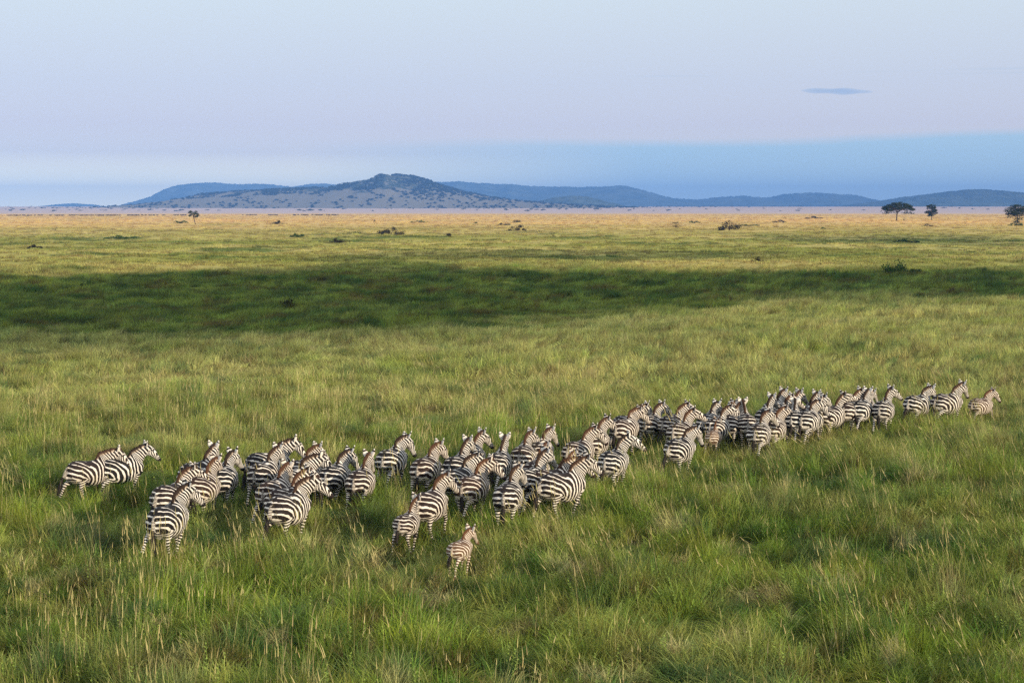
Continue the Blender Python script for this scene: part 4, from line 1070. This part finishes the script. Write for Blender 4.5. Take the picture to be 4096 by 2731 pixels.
def make_zebra(x, y, yaw, scale, turn, lift, gait, tailp, brown, foal, label, seed, nodd=0):
    rg = RIG[1 if foal else 0]; rr = random.Random(seed)
    pose = {}
    t = turn*1.15+rr.uniform(-13, 13)
    pose['neck1'] = (t*.22, 9-lift*.5+rr.uniform(-9, 8), 0); pose['neck2'] = (t*.24, 7-lift*.25, 0); pose['neck3'] = (t*.22, 0, 0); pose['head'] = (t*.32, nodd-8+rr.uniform(-7, 10)+lift*.3, 0)
    pose['chest'] = (rr.uniform(-4, 4)+t*.06, 0, 0)
    ty, tp = tailp
    pose['tail1'] = (ty*.4, tp*.5, 0); pose['tail2'] = (ty*.3, tp*.3, rr.uniform(-8, 8)+ty*.4); pose['tail3'] = (0, tp*.2, ty*.3+rr.uniform(-12, 12))
    cb = COMBO[gait % len(COMBO)]
    for nm, sdn, ix in (('f', 'L', cb[0]), ('f', 'R', cb[1]), ('h', 'L', cb[2]), ('h', 'R', cb[3])):
        A = GAIT[nm][ix]; names = ('fu', 'ff', 'fc', 'fh') if nm == 'f' else ('hu', 'ht', 'hc', 'hh')
        for k, n_ in enumerate(names): pose[n_+sdn] = (0, A[k]*(.85 if k == 0 else .9)+rr.uniform(-2, 2), 0)
    M = pose_mats(rg, pose)
    bV = skin(rg.bV, rg.bW, M); dz = -bV[:, 2].min()
    z0 = float(terrain(x, y))
    root = empty('zebra', (x, y, z0), R(yaw+(15 if x < 3 else 8) if 45 < yaw < 68 else yaw+6), scale); tag(root, label, 'zebra', 'zebras of the walking herd')
    wid = rr.uniform(1.05, 1.15)
    def mk(name, V, F, mat, **at):
        V = V.copy(); V[:, 2] += dz; V[:, 1] *= wid
        me = mesh_np(name, V, F); me.materials.append(mat)
        for k, v in at.items():
            a_ = me.attributes.new(k, 'FLOAT', 'POINT'); a_.data.foreach_set('value', np.asarray(v, np.float32))
        o = link(name, me, parent=root); o['brown'] = float(brown); return o
    po = rr.random()*1.0; ps = rr.uniform(.93, 1.07)
    mk('body', bV, rg.bF, zm, phase=rg.ph*ps+po, force=rg.fo)
    mk('mane', skin(rg.mV, rg.mW, M), rg.mF, mm_, phase=rg.mph*ps+po, along=rg.mT)
    mk('tail_hair', skin(rg.tV, rg.tW, M), rg.tF, tm_)
    for V, F in rg.eyes:
        w = np.zeros((len(V), len(BN))); w[:, BI['head']] = 1; mk('eye', skin(V, w, M), F, em_)
    return root

def Z(cx, yc, yaw, turn, label, lift=0, brown=.15, gait=None, tail=(0, 0), s=1.045, foal=False, nod=0):
    """cx, yc: photo column of the trunk's middle and row of the croup top"""
    hc = (1.31 if not foal else 1.29)*s
    py_ = (yc-HZ)/FS      # tan of the depression below the horizon (small angle)
    d = (H-hc)/py_
    x = at_dist(cx, d); i = len(HERD)
    tails = [(0, 4), (10, 8), (-12, 6), (4, 18), (-5, 2), (16, 22)]
    HERD.append(make_zebra(x, d, yaw+rnd.uniform(-2, 2), s*rnd.uniform(.985, 1.015), turn, lift, gait if gait is not None else i*3+1, tail if tail != (0, 0) else tails[i % 6], brown, foal, label, 500+i, nod))
HERD = []

# ---- the herd, left to right (photo column of the trunk, row of the croup)
Z(364, 1832, 42, -34, 'leftmost zebra of the herd, leading a black-maned zebra, head turned right', brown=.35, gait=0, tail=(-14, 22), s=.98)
Z(492, 1818, 40, -18, 'black-maned zebra with raised head behind the leftmost zebra', brown=0, lift=6, s=.98)
Z(800, 1822, 52, 10, 'farthest zebra of the left cluster, neck held away, dark swinging tail', brown=.1, tail=(20, 30))
Z(694, 1927, 55, -22, 'large zebra just behind the nearest left zebra, head turned right', brown=.35)
Z(816, 1899, 64, -8, 'brown-tinged zebra in the middle of the left cluster', brown=.75)
Z(896, 1862, 80, -12, 'rightmost zebra of the left cluster, walking straight away', brown=0)
Z(679, 2023, 64, -30, 'nearest left zebra with a long black tail and a black mane', brown=.05, gait=5, tail=(-8, 14), s=1.06)
Z(1078, 1799, 44, -32, 'dark-backed zebra at the far top left of the second cluster, muzzle turned right', brown=.15)
Z(1062, 1849, 62, -8, 'white-eared zebra below the dark-backed zebra of the second cluster', brown=.2)
Z(1214, 1835, 60, -18, 'bushy-maned zebra behind the middle of the second cluster', brown=.5)
Z(1187, 1867, 48, -50, 'zebra with striped neck bent to the right in the second cluster', brown=.1, lift=-8)
Z(1240, 1852, 66, -14, 'small zebra half hidden behind the bent-necked zebra', brown=.4, s=.90)
Z(1103, 1918, 62, 16, 'brown-backed zebra with low dark head inside the second cluster', brown=.6, lift=-12)
Z(1153, 1939, 50, -22, 'second nearest zebra of the second cluster, brown mane, muzzle over its neighbour', brown=.55)
Z(1160, 1981, 51, -34, 'nearest zebra of the second cluster, sunlit with sandy stripes, head turned right', brown=.25, gait=0, tail=(-16, 20))
Z(1342, 1845, 70, -14, 'zebra with spread white ears and raised head right of the second cluster', brown=.05, lift=4)
Z(1446, 1862, 74, -12, 'russet-maned zebra walking away alone with its long dark tail hanging', brown=.45, tail=(-4, 3), lift=4)
Z(1570, 1789, 58, -30, 'black and white zebra behind the russet-maned one, head low to the right', brown=.05)
Z(1707, 1824, 58, -28, 'chestnut-striped zebra left of centre flicking its tail forward', brown=.6, gait=1)
Z(1833, 1803, 60, -10, 'zebra whose head is overlapped by a farther head, left of centre', brown=.1)
Z(1886, 1767, 58, -34, 'farthest zebra left of centre, only head and back seen', brown=.4)
Z(1838, 1859, 50, -24, 'zebra between the chestnut-striped zebra and the brown-backed one', brown=.1)
Z(1892, 1893, 56, -36, 'brown-backed zebra with its head to the right beside the tall herb', brown=.8)
Z(1722, 1959, 54, -30, 'mother zebra standing behind the larger foal, brown mane', brown=.5)
Z(1630, 2040, 60, -14, 'larger fuzzy foal in front of its mother left of centre', brown=.6, foal=True, s=.84)
Z(1842, 2178, 52, -22, 'smallest tan foal trotting alone, nearest animal to the camera', brown=1.0, foal=True, s=.69, gait=4)
Z(1996, 1799, 62, -4, 'zebra with raised white ears just left of the middle knot', brown=.1)
Z(2093, 1776, 64, -42, 'zebra of the middle knot looking back to the right with brown mane', brown=.45, lift=5)
Z(2165, 1755, 60, -22, 'farthest zebra of the middle knot with upright ears', brown=.4)
Z(2145, 1828, 60, -16, 'ginger-maned zebra inside the middle knot', brown=.7)
Z(2130, 1872, 50, -30, 'grey-faced zebra inside the middle knot below the ginger mane', brown=.15)
Z(2034, 1925, 76, -34, 'zebra seen from straight behind at the near left of the middle knot', brown=.2, tail=(2, 2))
Z(2214, 1871, 38, -14, 'zebra with fluffy brown mane directly behind the largest profile zebra', brown=.6, lift=-12)
Z(2254, 1893, 36, -8, 'largest zebra seen in profile at the front of the middle, brown mane', brown=.3, gait=0, tail=(-18, 24), lift=10, s=1.06)
Z(2262, 1840, 55, -5, 'brown young foal hidden behind the middle knot', brown=.9, foal=True, s=.84)
Z(2317, 1753, 46, -22, 'round zebra with a light brown mane behind the middle knot', brown=.55)
Z(2384, 1705, 54, -40, 'zebra with neck bent right behind the round one', brown=.5, lift=4)
Z(2501, 1680, 54, -34, 'brown-striped zebra at the head of the middle group', brown=.65)
Z(2455, 1797, 58, -42, 'black and white zebra standing free right of the middle knot, muzzle down right', brown=0, gait=1, tail=(14, 6))
Z(2515, 1653, 46, -20, 'dark-backed zebra behind the brown-striped one', brown=.3)
Z(2607, 1651, 60, -30, 'plump black-striped zebra between the brown-striped one and the trio', brown=.2)
Z(2693, 1655, 48, -22, 'farthest of the trio of zebras right of centre', brown=.4)
Z(2725, 1682, 56, -34, 'middle of the trio of zebras right of centre, head down to the right', brown=.5)
Z(2722, 1736, 50, -22, 'nearest of the trio of zebras right of centre, dark tail swept back', brown=.1, gait=0, tail=(-24, 34))
Z(2853, 1714, 66, -18, 'reddish foal trotting beside the trio', brown=1.0, foal=True, s=.84)
Z(2835, 1644, 62, -10, 'zebra with dark raised neck behind the reddish foal', brown=0, lift=4)
Z(2872, 1664, 56, -26, 'grey-striped zebra above the reddish foal', brown=.25)
Z(2902, 1640, 62, -12, 'sandy-maned zebra far behind the reddish foal', brown=.6)
Z(2930, 1651, 60, -10, 'zebra with round open ear right of the reddish foal', brown=.3)
Z(2981, 1651, 80, -8, 'pale zebra seen from behind in the right cluster with hanging tail', brown=.35, tail=(3, 2))
Z(3035, 1689, 64, -36, 'nearest zebra of the right cluster, warm lit with long tail', brown=.3, tail=(-6, 6))
Z(3096, 1661, 60, -34, 'rust-maned zebra behind the nearest one of the right cluster', brown=.6, lift=6)
Z(3129, 1631, 60, -30, 'striped zebra to the right of the rust-maned one', brown=.45)
Z(3099, 1597, 52, -8, 'zebra with blotched black rump at the back of the right cluster', brown=.2)
Z(3062, 1633, 62, -10, 'dark zebra in the shade behind the nearest one of the right cluster', brown=0)
Z(3170, 1609, 60, -16, 'zebra with tall striped neck at the back of the right cluster', brown=.4, lift=4)
Z(3225, 1611, 46, -4, 'dark-maned zebra with grey ears on the far side of the right cluster', brown=.1)
Z(3254, 1624, 50, -10, 'shaded zebra pressed behind the dark-tailed one', brown=.05)
Z(3172, 1642, 64, 0, 'shaded zebra with a black tail in the right cluster', brown=0, tail=(10, 30))
Z(3230, 1643, 56, -34, 'near zebra at the right end of the right cluster, head down to the right', brown=.15)
Z(3326, 1617, 42, -20, 'long-necked zebra rearing its head above the right cluster', brown=.35, lift=14, nod=-22)
Z(3400, 1606, 50, -26, 'brown-eared zebra behind the long-necked one', brown=.5)
Z(3444, 1604, 52, -6, 'zebra looking away just right of the long-necked one', brown=0)
Z(3462, 1596, 55, -10, 'small dark young zebra showing only its head', brown=.2, s=.86)
Z(3533, 1601, 56, -38, 'zebra with upright neck fifth from the right end of the line', brown=.15, lift=10)
Z(3672, 1576, 40, -12, 'broad-striped zebra third from the right end of the line', brown=.1, gait=1, lift=-4)
Z(3790, 1573, 34, -8, 'zebra second from the right end with head up in profile', brown=.3, gait=4, lift=4)
Z(3924, 1590, 34, -16, 'rightmost zebra, a fuzzy brown youngster ahead of the line', brown=.9, s=.85)

hzo = link('haze', box('haze', -9500, 9500, -3000, 16000, -60, HAZE_TOP), hz); tag(hzo, kind='stuff')
